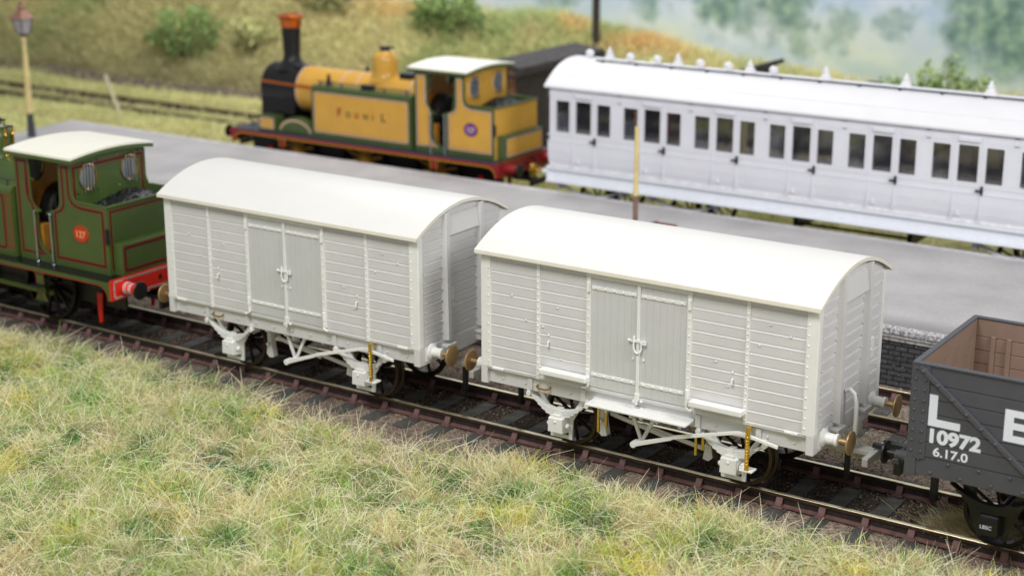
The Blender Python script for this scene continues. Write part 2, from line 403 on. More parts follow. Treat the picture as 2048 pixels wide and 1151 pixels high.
        # lamp irons / clips on the end
        b = MB(); b.box(xe, xe+sx*.035, -.33, -.27, 1.78, 2.0); b.box(xe, xe+sx*.05, -.33, -.27, 1.66, 1.72); b.box(xe, xe+sx*.03, .62, .82, 1.75, 2.05)
        b.box(xe+sx*.03, xe+sx*.05, .66, .72, 1.85, 1.9)
        b.split('lamp_iron', 'plastic_gear', t, bevel=.006)
        # tension lock coupling
        b = MB(); cx = xe+sx*.42
        b.box(min(xe-sx*.3, cx), max(xe-sx*.3, cx), -.10, .10, .60, .68)
        b.box(min(cx, cx+sx*.09), max(cx, cx+sx*.09), -.42, .42, .56, .69); b.box(min(cx, cx+sx*.09), max(cx, cx+sx*.09), .30, .42, .46, .69)
        b.build('coupling_bar', 'coupling', t, bevel=.015)
        b = MB(); b.box(min(cx, cx+sx*.3), max(cx, cx+sx*.3), -.05, .05, .72, .78); b.box(min(cx+sx*.26, cx+sx*.3), max(cx+sx*.26, cx+sx*.3), -.05, .05, .6, .78)
        b.box(xe+sx*.02, xe+sx*.09, -.04, .04, .14, .56)
        b.split('coupling_hook', 'black', t, bevel=.01)
    if hose:
        b = MB(); xe = L
        pts = [(xe+.03, -.15, 1.52), (xe+.09, -.15, 1.55), (xe+.16, -.16, 1.50), (xe+.2, -.17, 1.36), (xe+.21, -.18, 1.15), (xe+.21, -.19, .92), (xe+.19, -.19, .84)]
        b.tube(pts, .032, 10); b.build('brake_pipe', 'plastic_gear', t, smooth=True)
        b = MB(); b.tube([(xe+.06+.13*math.cos(a), .02, .98+.13*math.sin(a)) for a in [math.radians(150+i*20) for i in range(14)]], .05, 10)
        b.build('draw_hook', 'coupling', t, smooth=True)
    # running gear
    for k, xw in enumerate((1.33, 4.2)):
        for sy in (-1, 1):
            yb = sy*.98
            # W-iron
            b = MB(); tk = .02
            for sd in (-1, 1):
                b.prism([(xw+sd*.13, .22), (xw+sd*.19, .22), (xw+sd*.20, .50), (xw+sd*.44, .89), (xw+sd*.36, .89), (xw+sd*.14, .56), (xw+sd*.13, .56)], 'y', yb-tk, yb+tk)
            b.box(xw-.19, xw+.19, yb-.018, yb+.018, .19, .25)
            b.build('axle_guard', 'plastic_gear', t, bevel=.006)
            # leaf spring
            b = MB()
            for q in range(5):
                h = .50-.07*q; zc = .665-.022*q+.0
                pts = [(xw-h+2*h*i/12) for i in range(13)]
                top = [(x, .665-.0225*q+.18*((x-xw)/.5)**2) for x in pts]
                b.prism(top+[(x, z-.019) for x, z in reversed(top)], 'y', yb+sy*.02, yb+sy*.13)
            b.box(xw-.05, xw+.05, yb+sy*.01, yb+sy*.145, .54, .69)
            for sd in (-1, 1): b.cyl((xw+sd*.51, yb, .84), (xw+sd*.51, yb+sy*.16, .84), .04); b.box(xw+sd*.51-.03, xw+sd*.51+.03, yb+sy*.0, yb+sy*.14, .83, .93)
            b.build('leaf_spring', 'plastic_gear', t, bevel=.004)
            # axlebox
            b = MB(); b.hexa([(xw-.145, yb, .30), (xw+.145, yb, .30), (xw-.13, yb+sy*.2, .33), (xw+.13, yb+sy*.2, .33), (xw-.145, yb, .58), (xw+.145, yb, .58), (xw-.12, yb+sy*.2, .55), (xw+.12, yb+sy*.2, .55)])
            b.box(xw-.07, xw+.07, yb, yb+sy*.17, .54, .60)
            for dx in (-.145, .145): b.lathe((xw+dx*1.0, yb+sy*.1, .43), (math.copysign(1, dx), 0, 0), [(0, .045), (.03, .04), (.05, .025)], 12)
            b.rivet((xw, yb+sy*.2, .5), (0, sy, 0), .02, .015)
            b.build('axlebox', 'plastic_gear', t, bevel=.012)
            wheel(t, xw, sy*.72, .47, 8, sy)
        b = MB(); b.cyl((xw, -.9, .47), (xw, .9, .47), .045); b.build('axle', 'wheel', t, smooth=True)
        # vertical body brackets seen under the side
    for sy in (-1, 1):
        b = MB()
        for xs in (2.13, 2.55, 2.72, 2.98, 3.36): b.box(xs-.025, xs+.025, sy*.98, sy*1.06, .78 if steps else .84, .9)
        # V hanger
        for x0 in (2.52, 2.95): b.bar((x0, sy*.99, .9), (2.71, sy*.99, .43), .055, .03)
        b.cyl((2.71, sy*.95, .45), (2.71, sy*1.16, .45), .045)
        b.build('brake_hanger', 'plastic_gear', t, bevel=.004)
        b = MB(); s0 = .62
        b.bar((1.97, sy*s0, .60), (2.95, sy*s0, .42), .065, .03); b.bar((2.50, sy*s0+.02, .52), (3.62, sy*s0+.02, .36), .065, .03)
        b.split('push_rod', 'plastic_gear', t, bevel=.004)
        for xs, dd in ((1.9, -1), (3.64, 1)):
            b = MB(); xx = 1.33+.5 if dd < 0 else 4.2-.5
            pol = [(xx-dd*.0, .86), (xx-dd*.07, .86), (xx-dd*.09, .5), (xx-dd*.13, .26), (xx-dd*.04, .24), (xx+dd*.03, .3), (xx+dd*.0, .5)]
            b.prism(pol, 'y', sy*.60, sy*.72); b.cyl((xx-dd*.05, sy*.58, .5), (xx-dd*.05, sy*.78, .5), .03)
            b.build('brake_shoe', 'plastic_gear', t, bevel=.008)
        # brake lever
        b = MB(); yl = sy*1.2
        P = [(2.66, .44), (3.30, .675), (3.34, .70), (4.22, .955), (4.34, .985), (4.44, .985), (4.95, .90)]
        W = [.075, .06, .06, .05, .05, .05, .045]
        up = [(x, z+w/2) for (x, z), w in zip(P, W)]; dn = [(x, z-w/2) for (x, z), w in zip(P, W)]
        b.prism(up+dn[::-1], 'y', yl-.018, yl+.018); b.cyl((2.69, sy*1.1, .45), (2.69, sy*1.225, .45), .05)
        b.build('brake_lever', 'plastic_gear', t, bevel=.006)
        b = MB(); yg = sy*1.235
        b.box(4.48, 4.545, yg-.012, yg+.012, .47, 1.10); b.box(4.48, 4.545, min(sy*1.1, yg), max(sy*1.1, yg), 1.085, 1.11)
        for i in range(9): b.rivet((4.512, yg+sy*.012, .56+i*.05), (0, sy, 0), .011, .012)
        b.build('lever_guard', 'brass', t, bevel=.003)
        b = MB(); b.box(4.40, 4.60, sy*1.08, sy*1.25, .445, .475); b.box(4.36, 4.42, sy*1.0, sy*1.12, .42, .5); b.build('guard_foot', 'plastic_gear', t, bevel=.01)
        b = MB(); b.tube([(.98, sy*1.1, 1.0), (.98, sy*1.15, .985), (1.03, sy*1.17, .97), (1.15, sy*1.17, .965), (1.2, sy*1.15, .98), (1.2, sy*1.1, 1.0)], .016, 8)
        b.build('horse_hook', 'gold', t, smooth=True)
        if steps:
            for x0, x1 in ((1.12, 1.93), (3.62, 4.43)):
                b = MB(); b.box(x0, x1, sy*(HW+.005), sy*(HW+.16), 1.265, 1.345); b.build('door_step', 'plastic_gear', t, bevel=.012)
            b = MB(); b.box(1.97, 3.62, sy*1.12, sy*1.40, .965, .995)
            b.box(1.97, 3.62, sy*1.1, sy*1.14, .995, 1.01)
            b.build('footboard', 'plastic_gear', t, bevel=.01)
            b = MB()
            for xs in (1.98, 3.60):
                for yy in (.78, 1.0): b.box(xs-.02, xs+.02, sy*yy-.012, sy*yy+.012, .42, .9)
            b.split('safety_strap', 'brass', t, bevel=.003)
    b = MB(); b.box(.1, L-.1, -.98, .98, .93, 1.1); b.box(3.9, 4.8, -.35, .35, .6, .9); b.build('floor_frame', 'plastic', t)
    return t
make_van('goods_van', 'plain unpainted ivory plastic goods van next to the green locomotive, without footboards', (0, 0, 0), False, False)
make_van('goods_van', 'unpainted ivory plastic goods van with footboard and door steps, next to the grey wagon', (6.647, 0, 0), True, True)

# ------------------------------------------------------------------ tank locomotive (origin: rear buffer beam, chimney towards -x)
def make_loco(label, loc, S, num, name=None, valves=False):
    t = thing('tank_locomotive', label, 'locomotive', loc)
    body = S['body']; 
    def panel(b_list, outline, plane, d, sgn, part):
        # fill + lining ribbons
        if S['fill']:
            b = MB()
            n = len(outline); v0 = len(b.v)
            b.v += [((a, d+sgn*.003, c) if plane == 'y' else (d+sgn*.003, a, c)) for a, c in outline]; b.face(list(range(n)))
            b.build('colour_panel', S['fill'], part)
            b = MB(); b.ribbon(outline, .055, plane, d+sgn*.006); b.build('lining', 'lineblack', part)
            b = MB(); b.ribbon(outline, .034, plane, d+sgn*.009); b.build('lining', 'pinkline', part)
        else:
            b = MB(); b.ribbon(outline, .066, plane, d+sgn*.004); b.build('lining', 'claret', part)
            b = MB(); b.ribbon(outline, .034, plane, d+sgn*.007); b.build('lining', 'lineblack', part)
    # footplate and valances
    b = MB(); b.box(-8.6, -.02, -1.2, 1.2, 1.15, 1.185); fp = b.build('footplate', 'gloss_black' if not S['fill'] else 'pipe', t, bevel=.004)
    for sy in (-1, 1):
        b = MB(); y0 = sy*1.17; y1 = sy*1.2
        b.box(-8.3, -.3, min(y0, y1), max(y0, y1), 1.06, 1.149)
        b.prism([(-.3, 1.149), (-.3, 1.06), (-.22, 1.04), (-.13, .98), (-.09, .9), (-.08, .80), (-.0205, .80), (-.0205, 1.149)], 'y', y0, y1)
        b.prism([(-8.3, 1.149), (-8.3, 1.06), (-8.38, 1.04), (-8.47, .98), (-8.51, .9), (-8.52, .80), (-8.58, .80), (-8.58, 1.149)], 'y', y0, y1)
        va = b.build('valance', S['valance'], t)
        b = MB(); b.ribbon([(-8.53, .81), (-8.52, .9), (-8.48, .975), (-8.39, 1.035), (-8.3, 1.068), (-.3, 1.068), (-.21, 1.045), (-.13, .985), (-.085, .9), (-.075, .81)], .02, 'y', sy*1.203, closed=False)
        b.build('lining', S['vline'], va)
        # steps
        for xs in (-1.95, -6.9):
            b = MB(); b.prism([(xs-.16, 1.06), (xs+.16, 1.06), (xs+.1, .98), (xs+.09, .62), (xs+.16, .48), (xs-.16, .48), (xs-.09, .62), (xs-.1, .98)], 'y', sy*1.12, sy*1.15)
            st = b.build('step_plate', S['valance'], t)
            b = MB(); b.box(xs-.2, xs+.16, sy*1.1, sy*1.34, .465, .49); b.box(xs-.17, xs+.13, sy*1.1, sy*1.3, .79, .815); b.build('step_tread', 'black', st)
            b = MB()
            for sd in (-1, 1): b.ribbon([(xs+sd*.14, 1.03), (xs+sd*.09, .96), (xs+sd*.082, .62), (xs+sd*.14, .5)], .018, 'y', sy*1.153, closed=False)
            b.build('lining', S['vline'], st)
    for xb, sx in ((0, 1), (-8.62, -1)):
        b = MB(); b.box(min(xb-sx*.02, xb+sx*.03), max(xb-sx*.02, xb+sx*.03), -1.2, 1.2, .81, 1.19); bb = b.build('buffer_beam', S['beam'], t, bevel=.004)
        f = xb+sx*.033
        b = MB(); b.ribbon(rrect(-1.13, 1.13, .85, 1.155, .04), .03, 'x', f+sx*.001); b.build('lining', S['bl1'], bb)
        b = MB(); b.ribbon(rrect(-1.13, 1.13, .85, 1.155, .04), .012, 'x', f+sx*.003); b.build('lining', 'lineblack', bb)
        b = MB(); b.box(min(f, f+sx*.004), max(f, f+sx*.004), -.04, .04, .96, 1.05); b.build('coupling_slot', 'black', bb)
        for sy in (-1, 1):
            b = MB(); b.lathe((xb+sx*.03, sy*.87, 1.0), (sx, 0, 0), [(0, .15), (.02, .15), (.025, .115), (.26, .095), (.3, .09), (.3, .05)], 24)
            bf = b.build('buffer', S['beam'], t, smooth=True)
            b = MB()
            for (a, c, r) in ((.06, .075, .118), (.10, .115, .113), (.17, .185, .107), (.21, .225, .105)):
                b.lathe((xb+sx*.03, sy*.87, 1.0), (sx, 0, 0), [(a, r), (c, r-.001)], 24)
            b.build('lining', 'white' if not S['fill'] else 'crimson', bf)
            b = MB(); b.lathe((xb+sx*.03, sy*.87, 1.0), (sx, 0, 0), [(.3, .05), (.37, .05), (.375, .165), (.39, .172), (.405, .16), (.41, .02)], 28)
            b.build('buffer_head', 'black', bf, smooth=True)
            b = MB(); b.prism([(xb-sx*.95, .70), (xb-sx*.80, .70), (xb-sx*.84, .4), (xb-sx*.86, .13), (xb-sx*.93, .10), (xb-sx*.96, .4)], 'y', sy*.64, sy*.68); b.build('guard_iron', S['guard'], t, bevel=.005)
            b = MB(); b.tube([(xb-sx*.25, sy*.6, 1.2), (xb-sx*.22, sy*.6, 1.26), (xb-sx*.15, sy*.6, 1.30), (xb-sx*.12, sy*.6, 1.42)], .025)
            b.split('lamp_iron', 'black', t)
        b = MB(); b.tube([(xb+sx*.03, .25, 1.1), (xb+sx*.12, .25, 1.1), (xb+sx*.16, .25, .95), (xb+sx*.14, .25, .6)], .03); b.box(min(xb-sx*.3, xb+sx*.45), max(xb-sx*.3, xb+sx*.45), -.1, .1, .58, .66); b.box(min(xb+sx*.4, xb+sx*.48), max(xb+sx*.4, xb+sx*.48), -.42, .42, .55, .68)
        b.build('coupling', 'black', t)
    # frames, wheels, rods
    b = MB(); b.box(-8.4, -.25, -.62, -.57, .45, 1.15); b.box(-8.4, -.25, .57, .62, .45, 1.15); b.box(-6.5, -2.6, -.5, .5, .5, 1.15); b.build('frame', 'black', t)
    for xw in (-2.15, -4.5, -6.8):
        for sy in (-1, 1): wheel(t, xw, sy*.74, .685, 12, sy, tyre='wheel' if not S['fill'] else 'wheel', centre=S['wheel'])
    for sy in (-1, 1):
        b = MB(); b.bar((-7.1, sy*.85, .60), (-1.95, sy*.85, .56), .09, .04)
        for xw in (-2.15, -4.5, -6.8): b.lathe((xw, sy*.8, .59), (0, sy, 0), [(0, .08), (.12, .08), (.13, .05)], 14)
        b.build('coupling_rod', S['rod'], t, bevel=.004)
    n_before = set(t.children)
    # cab sides
    def curve(c, r, a0, a1): return arc(c, r, a0, a1, 5)
    for sy in (-1, 1):
        front = [(-2.54, 1.185), (-2.54, 3.17), (-2.13, 3.17)]+[(-2.13, 2.5)]+curve((-1.89, 2.45), .24, 180, 250)+[(-1.93, 2.2), (-1.99, 2.16), (-1.99, 1.75)]+curve((-1.59, 1.75), .4, 180, 262)+[(-1.6, 1.185)]
        rear = [(-1.6, 1.19), (-1.6, 2.16), (-1.66, 2.2), (-1.6, 2.24)]+curve((-1.60, 2.47), .24, -70, 0)+[(-1.33, 3.17), (-1.02, 3.17), (-1.02, 2.66)]+[(-1.0, 2.58), (-.95, 2.51), (-.86, 2.475), (-.74, 2.46)]+[(-.14, 2.46), (-.14, 1.19)]
        for pol, nm in ((front, 'front'), (rear, 'rear')):
            b = MB(); b.prism(pol, 'y', sy*1.02, sy*1.05); cs = b.build('cab_side', body, t)
            d = sy*1.05
            if nm == 'front':
                out = [(-2.46, 1.36), (-2.46, 3.09), (-2.22, 3.09), (-2.22, 2.5)]+curve((-1.97, 2.5), .25, 180, 235)+[(-2.07, 2.1), (-2.07, 1.7)]+(curve((-1.67, 1.7), .4, 180, 225)+[(-1.85, 1.36)])
            else:
                out = [(-1.5, 1.36), (-1.5, 2.2)]+curve((-1.51, 2.47), .27, -50, 0)[:-1]+[(-1.245, 2.6), (-1.245, 3.09), (-1.1, 3.09), (-1.1, 2.66)]+[(-1.08, 2.53), (-1.02, 2.44), (-.92, 2.395), (-.8, 2.375)]+[(-.24, 2.365), (-.24, 1.36)]
            panel(None, out, 'y', d, sy, cs)
            if nm == 'rear':
                b = MB(); b.lathe((-.84, d, 1.89), (0, sy, 0), [(0, .17), (.012, .168)], 30)
                for v in range(len(b.v)): x, y, z = b.v[v]; b.v[v] = (-.84+(x+.84)*1.25, y, z)
                np_ = b.build('number_plate', 'orange' if not S['fill'] else 'crimson', t)
                b = MB(); b.lathe((-.84, d+sy*.013, 1.89), (0, sy, 0), [(0, .145), (.003, .144)], 30)
                for v in range(len(b.v)): x, y, z = b.v[v]; b.v[v] = (-.84+(x+.84)*1.27, y, z)
                b.build('plate_field', 'orange' if not S['fill'] else 'purple', np_)
                if not S['fill']:
                    b = MB(); b.ribbon([(-.84+.198*math.cos(2*PI*i/30), 1.89+.156*math.sin(2*PI*i/30)) for i in range(30)], .012, 'y', d+sy*.018); b.build('plate_rim', 'olive', np_)
                if sy < 0: text_mesh('number', num, .17, 'number' if not S['fill'] else 'pinkline', np_, (-.84, d+sy*.022, 1.83), .006, 'y', 1.0, 1.05, 'CENTER')
        b = MB()
        for xh in (-2.03, -1.6): b.cyl((xh, sy*1.1, 1.19), (xh, sy*1.1, 2.16), .022); b.sphere((xh, sy*1.1, 1.2), .035); b.sphere((xh, sy*1.1, 2.16), .03)
        b.split('handrail', 'steel', t, smooth=True)
        b = MB()
        for xh in (-1.96, -1.63): b.box(xh-.05, xh+.05, sy*1.0, sy*1.12, 2.16, 2.2)
        b.split('handrail_bracket', body, t, bevel=.01)
    # cab front and rear walls with round windows
    def wallmesh(x0, x1, z0, z1, hw, circles):
        b = MB(); n = 28
        for xx in (x0, x1):
            for (cy, cz, r) in circles:
                # square panel with circular hole
                base = len(b.v)
                for i in range(n):
                    a = 2*PI*i/n; b.v.append((xx, cy+r*math.cos(a), cz+r*math.sin(a)))
                for i in range(n):
                    a = 2*PI*i/n; c, s = math.cos(a), math.sin(a); k = 1/max(abs(c), abs(s)); b.v.append((xx, cy+.3*c*k, cz+.3*s*k))
                for i in range(n): b.face([base+i, base+(i+1) % n, base+n+(i+1) % n, base+n+i])
        for (cy, cz, r) in circles:
            base = len(b.v)
            for xx in (x0, x1):
                for i in range(n): a = 2*PI*i/n; b.v.append((xx, cy+r*math.cos(a), cz+r*math.sin(a)))
            for i in range(n): b.face([base+i, base+(i+1) % n, base+n+(i+1) % n, base+n+i])
        hs = [(cy-.3, cy+.3, cz-.3, cz+.3) for cy, cz, r in circles]
        us = [-hw, hw]+[h[0] for h in hs]+[h[1] for h in hs]; vs = [z0, z1]+[hs[0][2], hs[0][3]]
        b.plate(us, vs, hs, 'x', x0, x1)
        return b
    circ = [(-.58, 2.86, .235), (.58, 2.86, .235)]
    b = wallmesh(-1.06, -1.03, 1.2, 3.25, 1.019, circ); rw = b.build('cab_back', S['backwall'], t)
    b = wallmesh(-2.50, -2.47, 1.2, 3.25, 1.019, circ); fw = b.build('cab_front', 'cabin', t)
    for wx, par, sx in ((-1.03, rw, 1), (-2.47, fw, 1)):
        for cy, cz, r in circ:
            b = MB(); b.lathe((wx, cy, cz), (sx, 0, 0), [(-.02, r-.015), (.0, r+.014), (.015, r+.014), (.02, r), (.015, r-.015), (-.02, r-.015)], 28, cap=False); w = b.build('window', 'gold' if not S['fill'] else 'pinkline', par, smooth=True)
            b = MB(); b.lathe((wx-.01, cy, cz), (sx, 0, 0), [(0, r-.01), (.004, r-.01)], 24); b.build('pane', 'spectacle', w)
            if wx > -2 :
                b = MB()
                for k in (-.12, -.04, .04, .12): b.tube([(wx+.01, cy+k, cz-.28), (wx+.05, cy+k, cz-.27), (wx+.05, cy+k, cz+.27), (wx+.01, cy+k, cz+.28)], .013, 6)
                b.split('window_bars', 'steel', w)
    panel(None, [(-.95, 2.0), (-.95, 3.08), (.95, 3.08), (.95, 2.0)], 'x', -1.03, 1, rw) if not S['fill'] else None
    # cab roof
    def rz(y): return 3.37-.09*y*y/1.44
    ys = [-1.16+2.32*i/20 for i in range(21)]
    b = MB(); b.prism([(y, rz(y)-.05+.06) for y in ys]+[(y, rz(y)-.05+.02) for y in reversed(ys)], 'x', -2.68, -.88); b.build('cab_roof', 'cabroof', t, smooth=True)
    b = MB(); b.prism([(y, rz(y)-.05+.018) for y in ys]+[(y, rz(y)-.05-.05) for y in reversed(ys)], 'x', -2.68, -.88); b.build('roof_edge', body, t, smooth=True)
    # bunker with coal, back and step box
    b = MB(); b.box(-.155, -.125, -1.049, 1.049, 1.19, 2.46); bk = b.build('bunker_back', S['bunk'], t, bevel=.003)
    b = MB(); b.tube([(-.86, sy_, 2.475) if False else p for sy_ in (0,) for p in [(-.9, -1.04, 2.475), (-.12, -1.04, 2.475), (-.12, 1.04, 2.475), (-.9, 1.04, 2.475)]], .028, 8); b.build('bunker_rim', body, t)
    if not S['fill']:
        b = MB(); b.ribbon([(-.96, 1.3), (-.96, 2.38), (.96, 2.38), (.96, 1.3)], .05, 'x', -.121, closed=False); b.build('lining', 'claret', bk)
        b = MB(); b.ribbon([(-.96, 1.3), (-.96, 2.38), (.96, 2.38), (.96, 1.3)], .026, 'x', -.118, closed=False); b.build('lining', 'lineblack', bk)
    b = MB(); b.box(-.26, -.02, -.9, .9, 1.18, 1.77); tb = b.build('step_box', S['box'], t, bevel=.015)
    panel(None, rrect(-.83, .83, 1.28, 1.7, .03), 'x', -.02, 1, tb)
    b = MB(); b.box(-.16, -.10, -1.1, -1.04, 1.80, 2.08); b.build('lamp_bracket', 'black', t, bevel=.01)
    b = MB(); nx, ny = 14, 30; g0 = len(b.v)
    for i in range(nx):
        for j in range(ny):
            x = -1.03+.86*i/(nx-1); y = -1.0+2.0*j/(ny-1)
            b.v.append((x, y, 2.33+.10*math.sin(PI*i/(nx-1))*math.sin(PI*j/(ny-1))+.14*max(0, 1-abs(y-.4)/.8)*(1-.4*i/nx)))
    for i in range(nx-1):
        for j in range(ny-1): a = g0+i*ny+j; b.face([a, a+1, a+ny+1, a+ny])
    for k in range(900):
        i = random.random(); j = random.random(); x = -1.03+.86*i; y = -1+2*j
        z = 2.335+.10*math.sin(PI*i)*math.sin(PI*j)+.14*max(0, 1-abs(y-.4)/.8)*(1-.4*i); r = random.uniform(.014, .034)
        p0 = len(b.v); 
        for _ in range(4): b.v.append((x+random.uniform(-r, r), y+random.uniform(-r, r), z+random.uniform(-r*.6, r)))
        for q in ((0, 1, 2), (0, 1, 3), (1, 2, 3), (0, 2, 3)): b.face([p0+i_ for i_ in q])
    b.build('coal', 'coal', t)
    # cab inside
    b = MB(); b.box(-2.5, -1.05, -1.0, 1.0, 1.186, 1.24); b.build('cab_floor', 'black', t)
    b = MB(); b.lathe((-2.47, 0, 1.95), (1, 0, 0), [(0, .56), (.25, .56), (.3, .5), (.3, .05)], 28); b.box(-2.2, -2.1, -.18, .18, 1.5, 1.8)
    for k in range(7): b.tube([(-2.15, -.5+k*.16, 1.7+.07*(k % 3)), (-2.05, -.5+k*.16, 1.9+.05*(k % 2)), (-2.1, -.45+k*.15, 2.35)], .022, 6)
    b.lathe((-2.1, .55, 2.5), (1, 0, 0), [(0, .09), (.05, .09)], 16); b.build('boiler_backhead', 'black', t, smooth=True)
    b = MB(); b.box(-2.45, -1.95, -.98, -.78, 1.24, 1.9); b.box(-2.45, -1.95, .78, .98, 1.24, 1.9); b.split('cab_locker', 'cabin', t, bevel=.01)
    # tanks
    for sy in (-1, 1):
        prof = [(.62, 1.19), (1.13, 1.19), (1.13, 2.45)]+[(1.03+.1*math.cos(a), 2.45+.1*math.sin(a)) for a in [math.radians(d) for d in (20, 45, 70, 90)]]+[(.62, 2.55)]
        b = MB(); b.prism([(sy*y, z) for y, z in prof], 'x', -5.83, -2.62); tk = b.build('side_tank', body, t)
        panel(None, rrect(-5.74, -2.71 if S['fill'] else -2.86, 1.36, 2.38, .05), 'y', sy*1.13, sy, tk)
        if not S['fill']: 
            b = MB(); b.ribbon(rrect(-2.78, -2.66, 1.36, 2.4, .02), .026, 'y', sy*1.134); b.build('lining', 'claret', tk)
        if name and sy < 0:
            s0, rest = name[0], name[1:]
            for k, ch in enumerate(name):
                text_mesh('name_letter', ch, .30 if k in (0, len(name)-1) else .2, 'claret' if k % 2 == 0 else 'olive', tk, (-4.98+k*.285, sy*1.145, 1.83), .005)
        b = MB(); b.tube([(-5.7, sy*1.02, 2.66), (-2.7, sy*1.02, 2.66)], .014, 6)
        for k in range(5): b.cyl((-5.6+k*.7, sy*1.02, 2.54), (-5.6+k*.7, sy*1.02, 2.67), .022)
        b.build('tank_rail', 'pipe', t)
        b = MB(); b.lathe((-5.4, sy*.9, 2.54), (0, 0, 1), [(0, .1), (.05, .08), (.22, .045), (.3, .04), (.3, .01)], 16); b.box(-4.3, -3.95, sy*.8, sy*.98, 2.545, 2.68); b.split('tank_filler', 'black', t, smooth=True)
        b = MB(); b.tube([(-8.0, sy*.7, 2.44), (-7.3, sy*.71, 2.42), (-5.9, sy*.72, 2.41)], .035); b.build('boiler_pipe', S['pipe'], t, smooth=True)
    for o in [q for q in t.children if q not in n_before]:
        nm_ = o.name.split('.')[0]
        if nm_ == 'step_box': o.scale = (1, .93, 1); continue
        o.scale = (1, .885, 1); o.location = (-.13 if nm_ != 'boiler_pipe' else 0, 0, -.025)
    # boiler, smokebox
    b = MB(); b.lathe((-6.9, 0, 2.22), (1, 0, 0), [(0, .60), (4.24, .60)], 48); bo = b.build('boiler', S['boiler'], t, smooth=True)
    b = MB()
    for xx in (-6.86, -5.4, -4.9, -3.2): b.lathe((xx, 0, 2.22), (1, 0, 0), [(0, .612), (.05, .612)], 48)
    b.split('boiler_band', S['band'], bo, smooth=True)
    b = MB(); pol = [(.64*math.cos(a), 2.22+.64*math.sin(a)) for a in [math.radians(-20+i*10) for i in range(23)]]+[(-.64, 1.5), (-.72, 1.19), (.72, 1.19), (.64, 1.5)]
    b.prism(pol, 'x', -8.05, -6.87); b.build('smokebox', 'gloss_black', t, bevel=.02)
    b = MB(); b.lathe((-8.05, 0, 2.15), (-1, 0, 0), [(0, .48), (.03, .47), (.08, .3), (.1, .05), (.16, .04)], 32); b.build('smokebox_door', 'gloss_black', t, smooth=True)
    b = MB(); b.lathe((-7.45, 0, 2.70), (0, 0, 1), [(0, .50), (.09, .40), (.18, .30), (.28, .235), (.40, .225), (1.12, .26), (1.14, .10)], 32); ch = b.build('chimney', 'black', t, smooth=True)
    b = MB(); b.lathe((-7.45, 0, 3.84), (0, 0, 1), [(-.03, .265), (.0, .285), (.14, .285), (.20, .32), (.25, .37), (.28, .37), (.30, .33), (.30, .24), (.1, .22)], 32); b.build('chimney_cap', 'copper', ch, smooth=True)
    b = MB(); b.lathe((-4.3, 0, 2.66), (0, 0, 1), [(0, .47), (.08, .39), (.16, .34), (.30, .33), (.52, .33), (.62, .305), (.69, .26), (.75, .18), (.79, .08), (.80, .01)], 32); dm = b.build('dome', S['dome'], t, smooth=True)
    b = MB(); b.lathe((-4.3, 0, 3.44), (0, 0, 1), [(0, .14), (.06, .13), (.09, .15), (.10, .05)], 16); b.box(-4.34, -4.0, -.03, .03, 3.5, 3.54); b.build('dome_valve', 'black', dm)
    if valves:
        b = MB()
        for yy in (-.02, .16): b.lathe((-3.98, yy, 2.70), (0, 0, 1), [(0, .06), (.06, .04), (.1, .035), (.13, .05), (.16, .035), (.5, .03), (.53, .045), (.57, .03), (.68, .025)], 12)
        b.cyl((-3.98, -.02, 3.36), (-3.98, -.02, 3.5), .014)
        b.build('safety_valve', 'gold', t, smooth=True)
        b = MB(); b.tube([(-4.3, -.02, 3.34), (-3.96, -.02, 3.38)], .022); b.tube([(-4.3, .16, 3.34), (-3.96, .16, 3.38)], .022); b.build('valve_lever', 'pipe', t)
    else:
        b = MB(); b.cyl((-4.85, .3, 2.7), (-4.85, .3, 3.05), .06); b.box(-3.7, -3.3, -.2, .2, 2.75, 2.92); b.split('boiler_fitting', 'black', t)
    # front sandbox and splasher
    for sy in (-1, 1):
        b = MB(); b.box(-7.75, -7.15, sy*.75, sy*1.1, 1.19, 1.60); sb = b.build('sand_box', body, t, bevel=.02)
        panel(None, rrect(-7.68, -7.22, 1.27, 1.53, .04), 'y', sy*1.1, sy, sb)
        b = MB(); b.prism([(-6.55+.62*math.cos(math.radians(a)), 1.19+.42*math.sin(math.radians(a))) for a in range(0, 181, 15)], 'y', sy*.74, sy*1.0); b.build('splasher', body, t, bevel=.01)
        b = MB(); b.ribbon([(-6.55+.52*math.cos(math.radians(a)), 1.21+.32*math.sin(math.radians(a))) for a in range(5, 176, 10)], .05, 'y', sy*1.004, closed=False); b.build('splasher_lining', 'pinkline' if S['fill'] else 'claret', t)
    return t
GREEN = dict(body='green', fill=None, valance='green', vline='claret', beam='red', bl1='white', guard='red', wheel='wheel', rod='green', backwall='green', bunk='green', box='green', pipe='green', boiler='green', band='claret', dome='green')
YEL = dict(body='olive', fill='ochre', valance='crimson', vline='yellowline', beam='crimson', bl1='copper', guard='red', wheel='ochre', rod='crimson', backwall='ochre', bunk='ochre', box='olive', pipe='copper', boiler='ochre', band='pinkline', dome='ochre')
make_loco('olive green tank locomotive with dark red lining, orange oval plate and cream cab roof', (-1.47, 0, 0), GREEN, '127', None, True)
make_loco('yellow ochre tank locomotive with black chimney and copper cap behind the platform', (-1.40, 12.3, 0), YEL, '127', 'FOUNIL', False)

